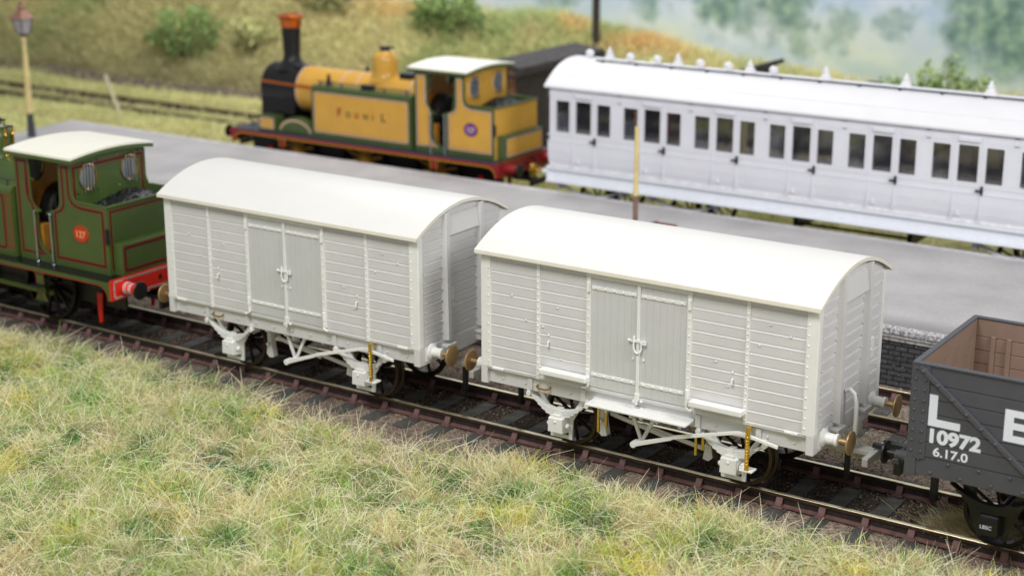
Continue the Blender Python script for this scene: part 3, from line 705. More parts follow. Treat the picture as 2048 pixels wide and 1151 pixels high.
# ------------------------------------------------------------------ white passenger coach
def make_coach(loc):
    t = thing('passenger_coach', 'long plain white unpainted passenger coach with roof lamps, standing behind the platform', 'coach', loc)
    P = 1.8; NC = 8; LC = NC*P+.16; W2 = 1.22
    holes = []; kinds = []
    for k in range(NC):
        o = k*P
        for a, b_, z1, kd in ((.22, .60, 2.89, 'q'), (.75, 1.18, 2.91, 'd'), (1.32, 1.69, 2.89, 'q')):
            holes.append((o+a, o+b_, 2.15, z1)); kinds.append(kd)
    us = [0, LC]+[h[0] for h in holes]+[h[1] for h in holes]; vs = [1.9, 3.2, 2.15, 2.88, 2.90]
    for sy in (-1, 1):
        b = MB(); b.plate(us, vs, holes, 'y', sy*W2, sy*(W2-.05))
        low = [(sy*W2, 1.9), (sy*(W2-.005), 1.7), (sy*(W2-.03), 1.5), (sy*(W2-.085), 1.30), (sy*(W2-.13), 1.30), (sy*(W2-.05), 1.9)]
        b.prism(low, 'x', 0, LC); b.build('coach_side', 'coach', t)
        # beading
        b = MB(); y0, y1 = sy*(W2-.002), sy*(W2+.012)
        for z in (1.93, 2.075): b.box(0, LC, y0, y1, z-.013, z+.013)
        for k in range(NC):
            o = k*P
            for a in (.69, 1.26): b.box(o+a-.006, o+a+.006, sy*(W2-.04), sy*(W2+.014), 1.36, 3.12)
            for (a, c) in ((.05, .62), (1.32, 1.98)) if k < NC-1 else ((.05, .62),):
                b.ribbon(rrect(o+a, o+c, 2.96, 3.12, .04), .018, 'y', sy*(W2+.006))
            if k < NC-1: b.ribbon(rrect(o+1.72, o+1.99, 2.12, 2.90, .05), .018, 'y', sy*(W2+.006))
            b.box(o+.66, o+.70, y0, y1, 2.1, 3.1); b.box(o+1.24, o+1.28, y0, y1, 2.1, 3.1)
        b.build('beading', 'coach', t)
        for k in range(NC):
            b = MB(); o = k*P; b.box(o+.74, o+1.2, sy*W2, sy*(W2+.05), 2.965, 3.08); b.build('ventilator_hood', 'coach', t, bevel=.03)
            b = MB(); b.lathe((o+1.28, sy*W2, 2.0), (0, sy, 0), [(0, .035), (.05, .03), (.06, .015)], 12); b.box(o+1.27, o+1.31, sy*(W2+.01), sy*(W2+.06), 1.93, 2.10); b.box(o+1.16, o+1.29, sy*(W2+.03), sy*(W2+.06), 1.985, 2.02)
            b.build('door_handle', 'black', t)
            b = MB(); b.box(o+.79, o+.83, sy*(W2-.08), sy*(W2+.015), 1.45, 1.54); b.box(o+.74, o+.88, sy*(W2-.08), sy*(W2-.02), 1.44, 1.455); b.build('step_bracket', 'coach_roof', t, bevel=.01)
        for h, kd in zip(holes, kinds):
            if sy > 0 and h[0] > 99: continue
            b = MB(); b.ribbon(rrect(h[0]-.01, h[1]+.01, h[2]-.01, h[3]+.01, .035), .035, 'y', sy*(W2+.008)); w = b.build('window', 'coach_roof', t)
            b = MB(); b.box(h[0]-.01, h[1]+.01, sy*(W2-.03), sy*(W2-.034), h[2]-.01, h[3]+.01); b.build('pane', 'glass', w)
        b = MB(); b.box(-.06, LC+.06, sy*(W2-.14), sy*(W2-.02), 1.235, 1.30); b.box(-.04, LC+.04, sy*(W2-.16), sy*(W2-.1), .98, 1.235); b.box(.0, LC, sy*(W2-.12), sy*(W2+.1), .955, .98)
        b.build('solebar', 'coach_sole', t, bevel=.006)
    def cz(y): return 3.70-.52*(abs(y)/1.3)**2.2
    ys = [-1.3+2.6*i/28 for i in range(29)]
    for xe, sx in ((0, 1), (LC, -1)):
        b = MB(); yy = [-W2+2*W2*i/20 for i in range(21)]
        b.prism([(-W2+.09, 1.3), (W2-.09, 1.3), (W2, 1.75)]+[(y, cz(y)) for y in reversed(yy)]+[(-W2, 1.75)], 'x', xe+sx*.002, xe+sx*.05)
        b.build('coach_end', 'coach', t)
        b = MB()
        for sy in (-1, 1):
            b.lathe((xe, sy*.87, 1.08), (-sx, 0, 0), [(0, .11), (.03, .1), (.04, .07), (.3, .06), (.31, .075), (.33, .075)], 16)
        b.box(min(xe, xe-sx*.05), max(xe, xe-sx*.05), -1.2, 1.2, .92, 1.22)
        bf = b.build('buffer', 'coach_sole', t, smooth=True)
        b = MB()
        for sy in (-1, 1): b.lathe((xe-sx*.33, sy*.87, 1.08), (-sx, 0, 0), [(0, .03), (.26, .03), (.27, .16), (.30, .16), (.32, .05)], 20)
        b.split('buffer_head', 'gold', bf, smooth=True)
    b = MB(); b.prism([(y, cz(y)+.035) for y in ys]+[(y, cz(y)-.01) for y in reversed(ys)], 'x', -.06, LC+.06); rf = b.build('roof', 'coach_roof', t, smooth=True)
    b = MB()
    for sy in (-1, 1): b.tube([(-.06, sy*1.0, cz(1.0)+.035), (LC+.06, sy*1.0, cz(1.0)+.035)], .012, 6)
    b.split('rain_strip', 'coach_roof', rf)
    for k in range(NC):
        xp = .93+k*P
        b = MB(); b.lathe((xp, 0, cz(0)+.02), (0, 0, 1), [(0, .17), (.03, .16), (.05, .12), (.09, .115), (.11, .09), (.17, .07), (.19, .075), (.22, .05), (.30, .02)], 18); b.build('lamp_pot', 'coach_roof', rf, smooth=True)
    for xb in (.39, 1.48, 2.19, 3.3, 4.0, 5.1):
        b = MB(); b.lathe((xb, 0, cz(0)+.03), (0, 0, 1), [(0, .045), (.04, .045), (.05, .085), (.1, .105), (.15, .095), (.19, .05), (.2, .01)], 18); b.build('roof_vent', 'coach_roof', rf, smooth=True)
    b = MB(); b.tube([(.75, -.32, cz(.32)+.07), (LC-.3, -.32, cz(.32)+.07)], .02, 8)
    for k in range(16): b.box(.9+k*.9, .96+k*.9, -.36, -.28, cz(.32)+.0, cz(.32)+.08)
    b.build('gas_pipe', 'pipe', rf)
    # inside
    b = MB(); b.box(.05, LC-.05, -W2+.06, W2-.06, 1.31, 1.36)
    for k in range(NC+1):
        x = min(max(k*P-.02+.06, .06), LC-.1); b.box(x, x+.04, -W2+.06, W2-.06, 1.36, 3.1)
        for sd in (-1, 1):
            if (k == 0 and sd < 0) or (k == NC and sd > 0): continue
            b.box(min(x+.02+sd*.03, x+.02+sd*.12), max(x+.02+sd*.03, x+.02+sd*.12), -W2+.08, W2-.08, 1.36, 2.55); b.box(min(x+.02+sd*.12, x+.02+sd*.5), max(x+.02+sd*.12, x+.02+sd*.5), -W2+.08, W2-.08, 1.36, 1.72)
    b.build('compartment_seats', 'seat', t)
    b = MB(); b.box(.1, LC-.1, .45, .48, 1.37, 3.1); b.build('inner_partition', 'innerwall', t)
    # running gear
    for xc in (2.3, LC-2.3):
        for dx in (-1.22, 1.22):
            for sy in (-1, 1):
                wheel(t, xc+dx, sy*.72, .52, 10, sy)
                b = MB(); xs = xc+dx
                top = [(xs-.8+1.6*i/14, .70+.2*((-.8+1.6*i/14)/.8)**2) for i in range(15)]
                b.prism(top+[(x, z-.05) for x, z in reversed(top)], 'y', sy*1.0, sy*1.1); b.box(xs-.12, xs+.12, sy*.98, sy*1.14, .38, .72); b.box(xs-.9, xs-.78, sy*.98, sy*1.1, .76, .98); b.box(xs+.78, xs+.9, sy*.98, sy*1.1, .76, .98)
                b.build('bogie_spring', 'coach_sole', t, bevel=.01)
    b = MB(); b.box(.3, LC-.3, -.9, .9, .98, 1.28); b.box(6, 6.1, -.6, .6, .5, 1); b.box(8.6, 8.7, -.6, .6, .5, 1); b.cyl((6.05, -.4, .6), (8.65, -.4, .6), .03); b.build('underframe', 'black', t)
    return t
make_coach((.03, 12.3, 0))

# ------------------------------------------------------------------ grey open wagon
def make_wagon(loc):
    t = thing('open_wagon', 'slate grey open goods wagon with white lettering 10972 and brown inside, at the right edge', 'wagon', loc, None)
    LW = 5.1; y = 1.2; rows = [(1.23, 1.42), (1.432, 1.62), (1.632, 1.83), (1.842, 2.03), (2.042, 2.25), (2.262, 2.475)]
    rows = [(1.235, 1.435), (1.447, 1.63), (1.642, 1.825), (1.837, 2.02), (2.032, 2.22), (2.232, 2.475)]
    for sy in (-1, 1):
        b = MB()
        for z0, z1 in rows: b.box(.0, LW, sy*(y-.035), sy*(y-.005), z0, z1)
        b.box(0, LW, sy*(y-.037), sy*(y-.02), 1.24, 2.46)
        b.build('side_planking', 'wagon', t, bevel=.006)
        b = MB()
        for z0, z1 in rows: b.box(.033, LW-.033, sy*(y-.038), sy*(y-.06), z0-.004, z1)
        for xs in (.28, .5, 2.0, 2.2, 2.9, 3.1): b.box(xs, xs+.06, sy*(y-.06), sy*(y-.10), 1.3, 2.25)
        b.build('inside_planking', 'wagon_in', t, bevel=.005)
        for x0, x1 in ((-.012, .235), (LW-.235, LW+.012)):
            b = MB(); b.box(x0, x1, sy*(y-.03), sy*(y+.012), 1.2, 2.49)
            for i in range(9):
                for xx in (x0+.065, x0+.19): b.rivet((xx, sy*(y+.012), 1.3+i*.14), (0, sy, 0), .018, .016)
            b.build('corner_plate', 'wagon', t, bevel=.006)
        for a, c in (((.09, 2.45), (1.62, 1.25)), ((LW-.09, 2.45), (LW-1.62, 1.25))):
            b = MB(); b.bar((a[0], sy*(y+.018), a[1]), (c[0], sy*(y+.018), c[1]), .06, .05)
            for i in range(8): f = .04+i*.13; b.rivet((a[0]+(c[0]-a[0])*f, sy*(y+.043), a[1]+(c[1]-a[1])*f), (0, sy, 0), .022, .018)
            b.build('diagonal_strap', 'wagon', t, bevel=.005)
        b = MB(); b.box(0, LW, sy*(y-.07), sy*(y+.02), 2.478, 2.50); b.build('capping_strip', 'wagon', t, bevel=.004)
        b = MB(); b.box(.02, LW-.02, sy*(y-.13), sy*(y-.01), .97, 1.225)
        for i in range(13): b.rivet((.15+i*.4, sy*(y-.01), 1.19), (0, sy, 0), .022, .018); b.rivet((.32+i*.4, sy*(y-.01), 1.03), (0, sy, 0), .022, .018)
        b.build('solebar', 'wagon', t, bevel=.006)
    for xe, sx in ((0, -1), (LW, 1)):
        b = MB()
        for z0, z1 in rows: b.box(min(xe, xe-sx*.03), max(xe, xe-sx*.03), -y+.03, y-.03, z0, z1)
        b.build('end_planking', 'wagon', t, bevel=.005)
        b = MB()
        for z0, z1 in rows: b.box(min(xe-sx*.032, xe-sx*.06), max(xe-sx*.032, xe-sx*.06), -y+.06, y-.06, z0-.004, z1)
        b.build('inside_planking', 'wagon_in', t, bevel=.005)
        b = MB(); b.box(min(xe+sx*.01, xe-sx*.07), max(xe+sx*.01, xe-sx*.07), -y+.02, y-.02, 2.478, 2.502)
        for yc in (-.5, .5): b.box(min(xe, xe+sx*.09), max(xe, xe+sx*.09), yc-.07, yc+.07, .95, 2.4)
        b.build('end_stanchion', 'wagon', t, bevel=.006)
        b = MB(); b.box(min(xe-sx*.12, xe+sx*.03), max(xe-sx*.12, xe+sx*.03), -y-.01, y+.01, .94, 1.2); b.build('headstock', 'wagon', t, bevel=.006)
        for sy in (-1, 1):
            b = MB(); b.lathe((xe+sx*.03, sy*.87, 1.05), (sx, 0, 0), [(0, .13), (.03, .12), (.05, .09), (.16, .065), (.24, .06), (.24, .03)], 20); bf = b.build('buffer', 'wagon', t, smooth=True)
            b = MB(); b.lathe((xe+sx*.27, sy*.87, 1.05), (sx, 0, 0), [(0, .045), (.12, .045), (.125, .16), (.15, .165), (.165, .1), (.17, .01)], 24); b.build('buffer_head', 'black', bf, smooth=True)
        b = MB(); cx = xe+sx*.35
        b.box(min(xe-sx*.3, cx), max(xe-sx*.3, cx), -.12, .12, .60, .70); b.box(min(cx, cx+sx*.1), max(cx, cx+sx*.1), -.42, .42, .55, .72)
        b.box(min(cx, cx+sx*.38), max(cx, cx+sx*.38), -.06, .06, .74, .84); b.box(min(cx+sx*.3, cx+sx*.38), max(cx+sx*.3, cx+sx*.38), -.05, .05, .6, .84)
        b.tube([(cx, -.36, .7), (cx+sx*.04, -.36, .86), (cx+sx*.04, .36, .86), (cx, .36, .7)], .035); b.box(xe-.04, xe+.05, -.05, .05, .12, .58)
        b.build('coupling', 'black', t, bevel=.01)
    b = MB(); b.box(.05, LW-.05, -y+.05, y-.05, 1.2, 1.238); b.build('floor', 'wagon_in', t)
    for xw in (1.12, LW-1.12):
        for sy in (-1, 1):
            b = MB(); yb = sy*.98
            for sd in (-1, 1): b.prism([(xw+sd*.13, .22), (xw+sd*.19, .22), (xw+sd*.45, .97), (xw+sd*.33, .97), (xw+sd*.15, .62), (xw+sd*.13, .62)], 'y', yb-.02, yb+.02)
            b.build('axle_guard', 'gloss_black', t)
            b = MB()
            for q in range(5):
                h = .55-.08*q; top = [(xw-h+2*h*i/12, .72-.024*q+.2*((-h+2*h*i/12)/.55)**2) for i in range(13)]
                b.prism(top+[(x, z-.021) for x, z in reversed(top)], 'y', yb+sy*.02, yb+sy*.13)
            b.build('leaf_spring', 'gloss_black', t)
            b = MB(); b.hexa([(xw-.15, yb, .30), (xw+.15, yb, .30), (xw-.13, yb+sy*.2, .33), (xw+.13, yb+sy*.2, .33), (xw-.15, yb, .62), (xw+.15, yb, .62), (xw-.12, yb+sy*.2, .58), (xw+.12, yb+sy*.2, .58)])
            ab = b.build('axlebox', 'gloss_black', t, bevel=.012)
            if sy < 0: text_mesh('axlebox_lettering', 'LBSC', .07, 'lettering', ab, (xw-.1, yb-.215, .43), 0)
            wheel(t, xw, sy*.72, .48, 8, sy, tyre='wheel')
        b = MB(); b.cyl((xw, -.9, .48), (xw, .9, .48), .05); b.build('axle', 'wheel', t)
    yl = -(y+.0165)
    b = MB(); d = -(y-.004)
    def letter(nm, polys):
        b = MB()
        for p in polys: b.prism(p, 'y', d-.001, d-.0055)
        b.build(nm, 'lettering', t)
    letter('letter_l', [[(.245, 1.675), (.245, 2.10), (.355, 2.10), (.355, 1.775), (.665, 1.775), (.665, 1.675)]])
    letter('letter_e', [[(1.22, 1.675), (1.22, 2.10), (1.64, 2.10), (1.64, 2.01), (1.335, 2.01), (1.335, 1.935), (1.58, 1.935), (1.58, 1.845), (1.335, 1.845), (1.335, 1.765), (1.64, 1.765), (1.64, 1.675)]])
    letter('letter_b', [[(2.4, 1.675), (2.4, 2.10), (2.75, 2.10), (2.82, 2.05), (2.82, 1.93), (2.78, 1.89), (2.83, 1.84), (2.83, 1.72), (2.76, 1.675)]])
    text_mesh('wagon_number', '10972', .255, 'lettering', t, (.235, d-.003, 1.455), .0115, 'y', 1.12, 1.0)
    text_mesh('wagon_tare', '6.17.0', .165, 'lettering', t, (.335, d-.003, 1.275), .004, 'y', 1.15, 1.0)
    return t
make_wagon((13.42, 0, 0))

# ------------------------------------------------------------------ numpy noise and ground
_perm = rng.random((256, 256))
def vnoise(x, y, s):
    x = np.asarray(x)*s+100.3; y = np.asarray(y)*s+57.7
    xi = np.floor(x).astype(int); yi = np.floor(y).astype(int); fx = x-xi; fy = y-yi
    fx = fx*fx*(3-2*fx); fy = fy*fy*(3-2*fy)
    g = lambda a, b: _perm[a % 256, b % 256]
    return (g(xi, yi)*(1-fx)+g(xi+1, yi)*fx)*(1-fy)+(g(xi, yi+1)*(1-fx)+g(xi+1, yi+1)*fx)*fy
def fbm(x, y, s, o=3):
    t = 0; a = 1; w = 0
    for i in range(o): t = t+a*vnoise(x+13.1*i, y-7.7*i, s*2**i); w += a; a *= .5
    return t/w
def sst(a, b, v):
    t = np.clip((v-a)/(b-a), 0, 1); return t*t*(3-2*t)
def gz(x, y):
    x = np.asarray(x, float); y = np.asarray(y, float)
    z = np.full_like(x+y, -.215)
    z = z+sst(-1.45, -2.6, y)*(.10+.26*(fbm(x, y, .55)-.45))
    z = z+.02*(fbm(x, y, 2.5)-.5)
    z = z+.85*sst(-15.3, -16.3, x)*sst(4.0, 6.5, y)*sst(12.2, 10.6, y)
    z = z+sst(13.3, 14.5, y)*(.16+.3*(fbm(x, y, .3)-.5))*(1-sst(15.6, 16.1, y)*sst(18.7, 18.2, y)*.8)
    H = np.interp(x, [-40, -22, -14, -8, -3, 2, 8, 20], [6.5, 4.3, 3.0, 2.45, 2.0, 1.55, 1.15, .95])
    z = z+H*sst(20.3, 25.5, y)*(.8+.5*(fbm(x, y, .22)-.4))
    z = z-2.2*sst(26.0, 29.5, y)
    return z
def zone_color(x, y):
    soil = np.array([.46, .37, .26]); ball = np.array([.24, .19, .15]); fld = np.array([.42, .39, .17])
    k = fbm(x, y, 1.3)[..., None]
    c = ball*(.7+.6*k)
    van_shade = (sst(-.75, -.55, y)*sst(1.5, .9, y)*.78)[..., None]; c = c*(1-van_shade)  # shade under the vehicles, painted into the ballast colour along the near track
    f = sst(-1.5, -2.1, y+.5*(fbm(x, y, .9)-.5))[..., None]
    c = c*(1-f)+soil*(.6+.6*k)*f
    g = np.maximum(sst(13.1, 13.6, y), sst(-15.3, -15.8, x)*sst(4, 5, y))[..., None]
    c = c*(1-g)+fld*(.7+.6*k)*g
    b = (sst(19.6, 20.1, y)*sst(21.2, 20.7, y))[..., None]; c = c*(1-b)+np.array([.16, .12, .10])*b
    return c
def grid_mesh(name, xs, ys, zf, cf, m):
    X, Y = np.meshgrid(xs, ys, indexing='ij'); Z = zf(X, Y); nx, ny = X.shape
    V = np.stack([X, Y, Z], -1).reshape(-1, 3)
    idx = np.arange(nx*ny).reshape(nx, ny); F = np.stack([idx[:-1, :-1], idx[1:, :-1], idx[1:, 1:], idx[:-1, 1:]], -1).reshape(-1, 4)
    C = cf(X, Y).reshape(-1, 3)
    return np_mesh(name, V, F, C, m, smooth=True)
def np_mesh(name, V, F, C, m, smooth=False):
    me = bpy.data.meshes.new(name); k = F.shape[1]
    me.vertices.add(len(V)); me.vertices.foreach_set('co', V.astype(np.float32).ravel())
    me.loops.add(F.size); me.loops.foreach_set('vertex_index', F.astype(np.int32).ravel())
    me.polygons.add(len(F)); me.polygons.foreach_set('loop_start', np.arange(0, F.size, k, dtype=np.int32))
    try: me.polygons.foreach_set('loop_total', np.full(len(F), k, dtype=np.int32))
    except Exception: pass
    if smooth: me.polygons.foreach_set('use_smooth', np.ones(len(F), bool))
    me.update(calc_edges=True)
    if C is not None:
        at = me.color_attributes.new('Col', 'FLOAT_COLOR', 'POINT'); at.data.foreach_set('color', np.concatenate([C, np.ones((len(C), 1))], 1).astype(np.float32).ravel())
    me.materials.append(m); o = bpy.data.objects.new(name, me); COL.objects.link(o); return o
def vcol_mat(name, rough=.9, grain=0., gscale=30., bump=0., trans=0., spec=.2):
    m = bpy.data.materials.new(name); m.use_nodes = True; n = m.node_tree.nodes; l = m.node_tree.links; b = n['Principled BSDF']
    a = n.new('ShaderNodeAttribute'); a.attribute_name = 'Col'; out = a.outputs['Color']
    b.inputs['Roughness'].default_value = rough; b.inputs['Specular IOR Level'].default_value = spec
    if grain:
        tc = n.new('ShaderNodeTexCoord')
        vo = n.new('ShaderNodeTexVoronoi'); vo.inputs['Scale'].default_value = gscale; l.new(tc.outputs['Object'], vo.inputs['Vector'])
        sp = n.new('ShaderNodeSeparateColor'); l.new(vo.outputs['Color'], sp.inputs[0])
        mr = n.new('ShaderNodeMapRange'); mr.inputs['To Min'].default_value = 1-grain; mr.inputs['To Max'].default_value = 1+grain*1.3; l.new(sp.outputs[0], mr.inputs['Value'])
        mx = n.new('ShaderNodeVectorMath'); mx.operation = 'SCALE'; l.new(out, mx.inputs[0]); l.new(mr.outputs[0], mx.inputs['Scale']); out = mx.outputs[0]
        if bump:
            bp = n.new('ShaderNodeBump'); bp.inputs['Strength'].default_value = bump; bp.inputs['Distance'].default_value = .03; bp.invert = True
            l.new(vo.outputs['Distance'], bp.inputs['Height']); l.new(bp.outputs['Normal'], b.inputs['Normal'])
    l.new(out, b.inputs['Base Color'])
    if trans:
        t = n.new('ShaderNodeBsdfTranslucent'); l.new(out, t.inputs['Color']); x = n.new('ShaderNodeMixShader'); x.inputs[0].default_value = trans
        l.new(b.outputs[0], x.inputs[1]); l.new(t.outputs[0], x.inputs[2]); l.new(x.outputs[0], n['Material Output'].inputs['Surface'])
    return m
GM = vcol_mat('ground_scatter', .95, .5, 26., .9)
xs = np.concatenate([np.arange(-60, -9, .5), np.arange(-9, 19, .12), np.arange(19, 44, .5)])
ys = np.concatenate([np.arange(-13, 5.2, .1), np.arange(5.2, 30, .25), np.arange(30, 42, .6)])
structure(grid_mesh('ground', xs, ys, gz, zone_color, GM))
# loose stones of the ballast
def stones(n, x0, x1, y0, y1, cols, smin, smax):
    x = rng.uniform(x0, x1, n); y = rng.uniform(y0, y1, n); z = gz(x, y)
    r = rng.uniform(smin, smax, n); base = np.array([[1, 0, 0], [0, 1, 0], [-1, 0, 0], [0, -1, 0], [0, 0, 1], [0, 0, -1]], float)
    V = np.stack([x, y, z], -1)[:, None, :]+base[None]*r[:, None, None]*rng.uniform(.6, 1.3, (n, 6, 1))+rng.normal(0, .2, (n, 6, 3))*r[:, None, None]
    F = np.array([[0, 1, 4], [1, 2, 4], [2, 3, 4], [3, 0, 4], [1, 0, 5], [2, 1, 5], [3, 2, 5], [0, 3, 5]])
    Fa = (F[None]+np.arange(n)[:, None, None]*6).reshape(-1, 3)
    ci = cols[rng.integers(0, len(cols), n)]*rng.uniform(.6, 1.25, (n, 1)); return V.reshape(-1, 3), Fa, np.repeat(ci, 6, 0)
cb = np.array([[.26, .17, .13], [.30, .23, .16], [.20, .15, .12], [.36, .29, .21], [.22, .12, .10]])
a = [stones(26000, -6, 18, -2.3, 2.2, cb, .009, .022), stones(11000, 9, 17, 2.2, 5.0, np.array([[.5, .43, .35], [.36, .28, .22], [.42, .38, .33]]), .010, .024)]
off = len(a[0][0])
bal = np_mesh('ballast', np.concatenate([a[0][0], a[1][0]]), np.concatenate([a[0][1], a[1][1]+off]), np.concatenate([a[0][2], a[1][2]]), vcol_mat('ballast_stone', .85))
tag(bal, 'loose brown granite chippings scattered round the sleepers', 'ballast', kind='stuff')

# ------------------------------------------------------------------ tracks
def track(label, yc, x0, x1, n_off, sleepers=True, dx=.642):
    t = thing('railway_track', label, 'track', (0, yc, 0))
    for sy in (-1, 1):
        b = MB(); y = sy*.662
        for mi_, prof in ((0, [(-.078, -.19), (.078, -.19), (.078, -.172), (.02, -.15), (-.02, -.15), (-.078, -.172)]), (2, [(-.015, -.149), (.015, -.149), (.015, -.055), (-.015, -.055)]), (3, [(-.036, -.054), (.036, -.054), (.036, -.008), (-.036, -.008)])):
            b.mi = mi_; b.prism([(y+a, c) for a, c in prof], 'x', x0, x1)
        b.mi = 1; b.prism([(y-.033, -.0078), (y+.033, -.0078), (y+.028, 0), (y-.028, 0)], 'x', x0, x1)
        b.build('rail', ['rust', 'railtop', 'web', 'head'], t)
    if sleepers:
        k0 = math.ceil((x0-n_off)/dx); k1 = math.floor((x1-n_off)/dx)
        b = MB(); b.box(-.13, .13, -1.22, 1.22, -.29, -.195); s0 = b.build('sleeper', 'sleeper', t, bevel=.01)
        b = MB(); b.box(-.075, .075, -.15, .15, -.194, -.165)
        for sd in (-1, 1): b.prism([(sd*.03, -.165), (sd*.11, -.165), (sd*.085, -.11), (sd*.045, -.05), (sd*.03, -.05)], 'x', -.05, .05)
        c0 = b.build('rail_chair', 'chair', s0, bevel=.008); c0.location = (0, -.662, 0)
        c1 = c0.copy(); COL.objects.link(c1); c1.location = (0, .662, 0)
        s0.location = (n_off+k0*dx, 0, 0)
        for k in range(k0+1, k1+1):
            s = s0.copy(); COL.objects.link(s); s.parent = t; s.location = (n_off+k*dx+random.uniform(-.015, .015), random.uniform(-.03, .03), random.uniform(-.006, .004)); s.rotation_euler = (0, 0, random.uniform(-.012, .012))
            for c in (c0, c1):
                q = c.copy(); COL.objects.link(q); q.parent = s; q.location = c.location
    return t
track('nearest railway track, under the goods vans and the grey wagon', 0, -16, 19.5, 10.81)
track('second railway track, running close along the brick face of the platform', 3.70, -9, 19.5, 10.6)
track('track behind the platform carrying the yellow locomotive and white coach', 12.3, -34, 18, 0.2)
track('farthest railway track, half buried in pale grass below the bank', 17.2, -38, 14, 0.2)

# ------------------------------------------------------------------ platform
def platform():
    t = thing('station_platform', 'long grey tarmac station platform with pale edge slabs and dark brick face', 'platform', (0, 0, 0))
    m = mat('grey_tarmac', (180, 177, 178), .85, var=.09, scale=.9, bump=.5, bscale=45)
    nt = m.node_tree; n = nt.nodes; l = nt.links; b0 = n['Principled BSDF']
    src = b0.inputs['Base Color'].links[0].from_socket
    tc = [q for q in n if q.type == 'TEX_COORD'][0]
    # fine speckle, darker worn strip near the edge
    v = n.new('ShaderNodeTexNoise'); v.inputs['Scale'].default_value = 55; v.inputs['Detail'].default_value = 2; l.new(tc.outputs['Object'], v.inputs['Vector'])
    mr = n.new('ShaderNodeMapRange'); mr.inputs['From Min'].default_value = .35; mr.inputs['From Max'].default_value = .65; mr.inputs['To Min'].default_value = .86; mr.inputs['To Max'].default_value = 1.12; l.new(v.outputs['Fac'], mr.inputs['Value'])
    sx = n.new('ShaderNodeSeparateXYZ'); l.new(tc.outputs['Object'], sx.inputs[0])
    m2 = n.new('ShaderNodeMapRange'); m2.inputs['From Min'].default_value = 5.3; m2.inputs['From Max'].default_value = 5.9; m2.inputs['To Min'].default_value = .62; m2.inputs['To Max'].default_value = 1.; l.new(sx.outputs['Y'], m2.inputs['Value'])
    mu = n.new('ShaderNodeMath'); mu.operation = 'MULTIPLY'; l.new(mr.outputs[0], mu.inputs[0]); l.new(m2.outputs[0], mu.inputs[1])
    sc_ = n.new('ShaderNodeVectorMath'); sc_.operation = 'SCALE'; l.new(src, sc_.inputs[0]); l.new(mu.outputs[0], sc_.inputs['Scale']); l.new(sc_.outputs[0], b0.inputs['Base Color'])
    b = MB(); b.prism([(-15.2, 5.14), (20, 5.14), (20, 10.54), (-15.9, 10.54)], 'z', -.25, .83); b.build('paving', m, t)
    b = MB(); r = random.Random(3); x = -15.2
    while x < 20:
        w = .62; b.box(x+.006, x+w-.006, 4.93, 5.135, .76, .855+r.uniform(-.003, .004)); x += w
    cm = mat('weathered_edge_slab', (176, 176, 178), .8, var=.6, scale=22, bump=1., bscale=30)
    b.build('edge_slabs', cm, t, bevel=.01)
    b = MB(); b.box(-15.9, 20, 10.545, 10.72, -.2, .838); b.build('back_edging', mat('pale_edging', (200, 198, 202), .8, var=.12, scale=4), t, bevel=.01)
    bm_ = bpy.data.materials.new('dark_brick'); bm_.use_nodes = True; n = bm_.node_tree.nodes; l = bm_.node_tree.links; bb = n['Principled BSDF']
    tc = n.new('ShaderNodeTexCoord'); mp = n.new('ShaderNodeMapping'); mp.inputs['Rotation'].default_value = (PI/2, 0, 0); l.new(tc.outputs['Object'], mp.inputs['Vector'])
    br = n.new('ShaderNodeTexBrick'); br.inputs['Scale'].default_value = 1; br.inputs['Brick Width'].default_value = .23; br.inputs['Row Height'].default_value = .09; br.inputs['Mortar Size'].default_value = .012
    br.inputs['Color1'].default_value = (*lin((84, 83, 86)), 1); br.inputs['Color2'].default_value = (*lin((66, 66, 70)), 1); br.inputs['Mortar'].default_value = (*lin((26, 26, 28)), 1)
    l.new(mp.outputs[0], br.inputs['Vector'])
    nz = n.new('ShaderNodeTexNoise'); nz.inputs['Scale'].default_value = 26; l.new(tc.outputs['Object'], nz.inputs['Vector'])
    rp = n.new('ShaderNodeValToRGB'); rp.color_ramp.elements[0].position = .66; rp.color_ramp.elements[1].position = .78; l.new(nz.outputs['Fac'], rp.inputs['Fac'])
    mx = n.new('ShaderNodeMix'); mx.data_type = 'RGBA'; l.new(rp.outputs['Color'], mx.inputs[0]); l.new(br.outputs['Color'], mx.inputs[6]); mx.inputs[7].default_value = (.45, .44, .44, 1); l.new(mx.outputs[2], bb.inputs['Base Color'])
    bp = n.new('ShaderNodeBump'); bp.inputs['Strength'].default_value = .8; bp.inputs['Distance'].default_value = .012; bp.invert = True; l.new(br.outputs['Fac'], bp.inputs['Height']); l.new(bp.outputs['Normal'], bb.inputs['Normal']); bb.inputs['Roughness'].default_value = .55
    b = MB(); b.box(-15.0, 20, 5.02, 5.27, -.3, .62); b.build('brick_face', bm_, t)
    b = MB(); b.box(-15.1, 20, 4.985, 5.27, .625, .69); b.box(-15.15, 20, 4.955, 5.27, .695, .755); b.build('brick_corbel', mat('pale_corbel_course', (178, 176, 176), .7, var=.4, scale=18, bump=.6, bscale=30), t, bevel=.006)
    return t
platform()

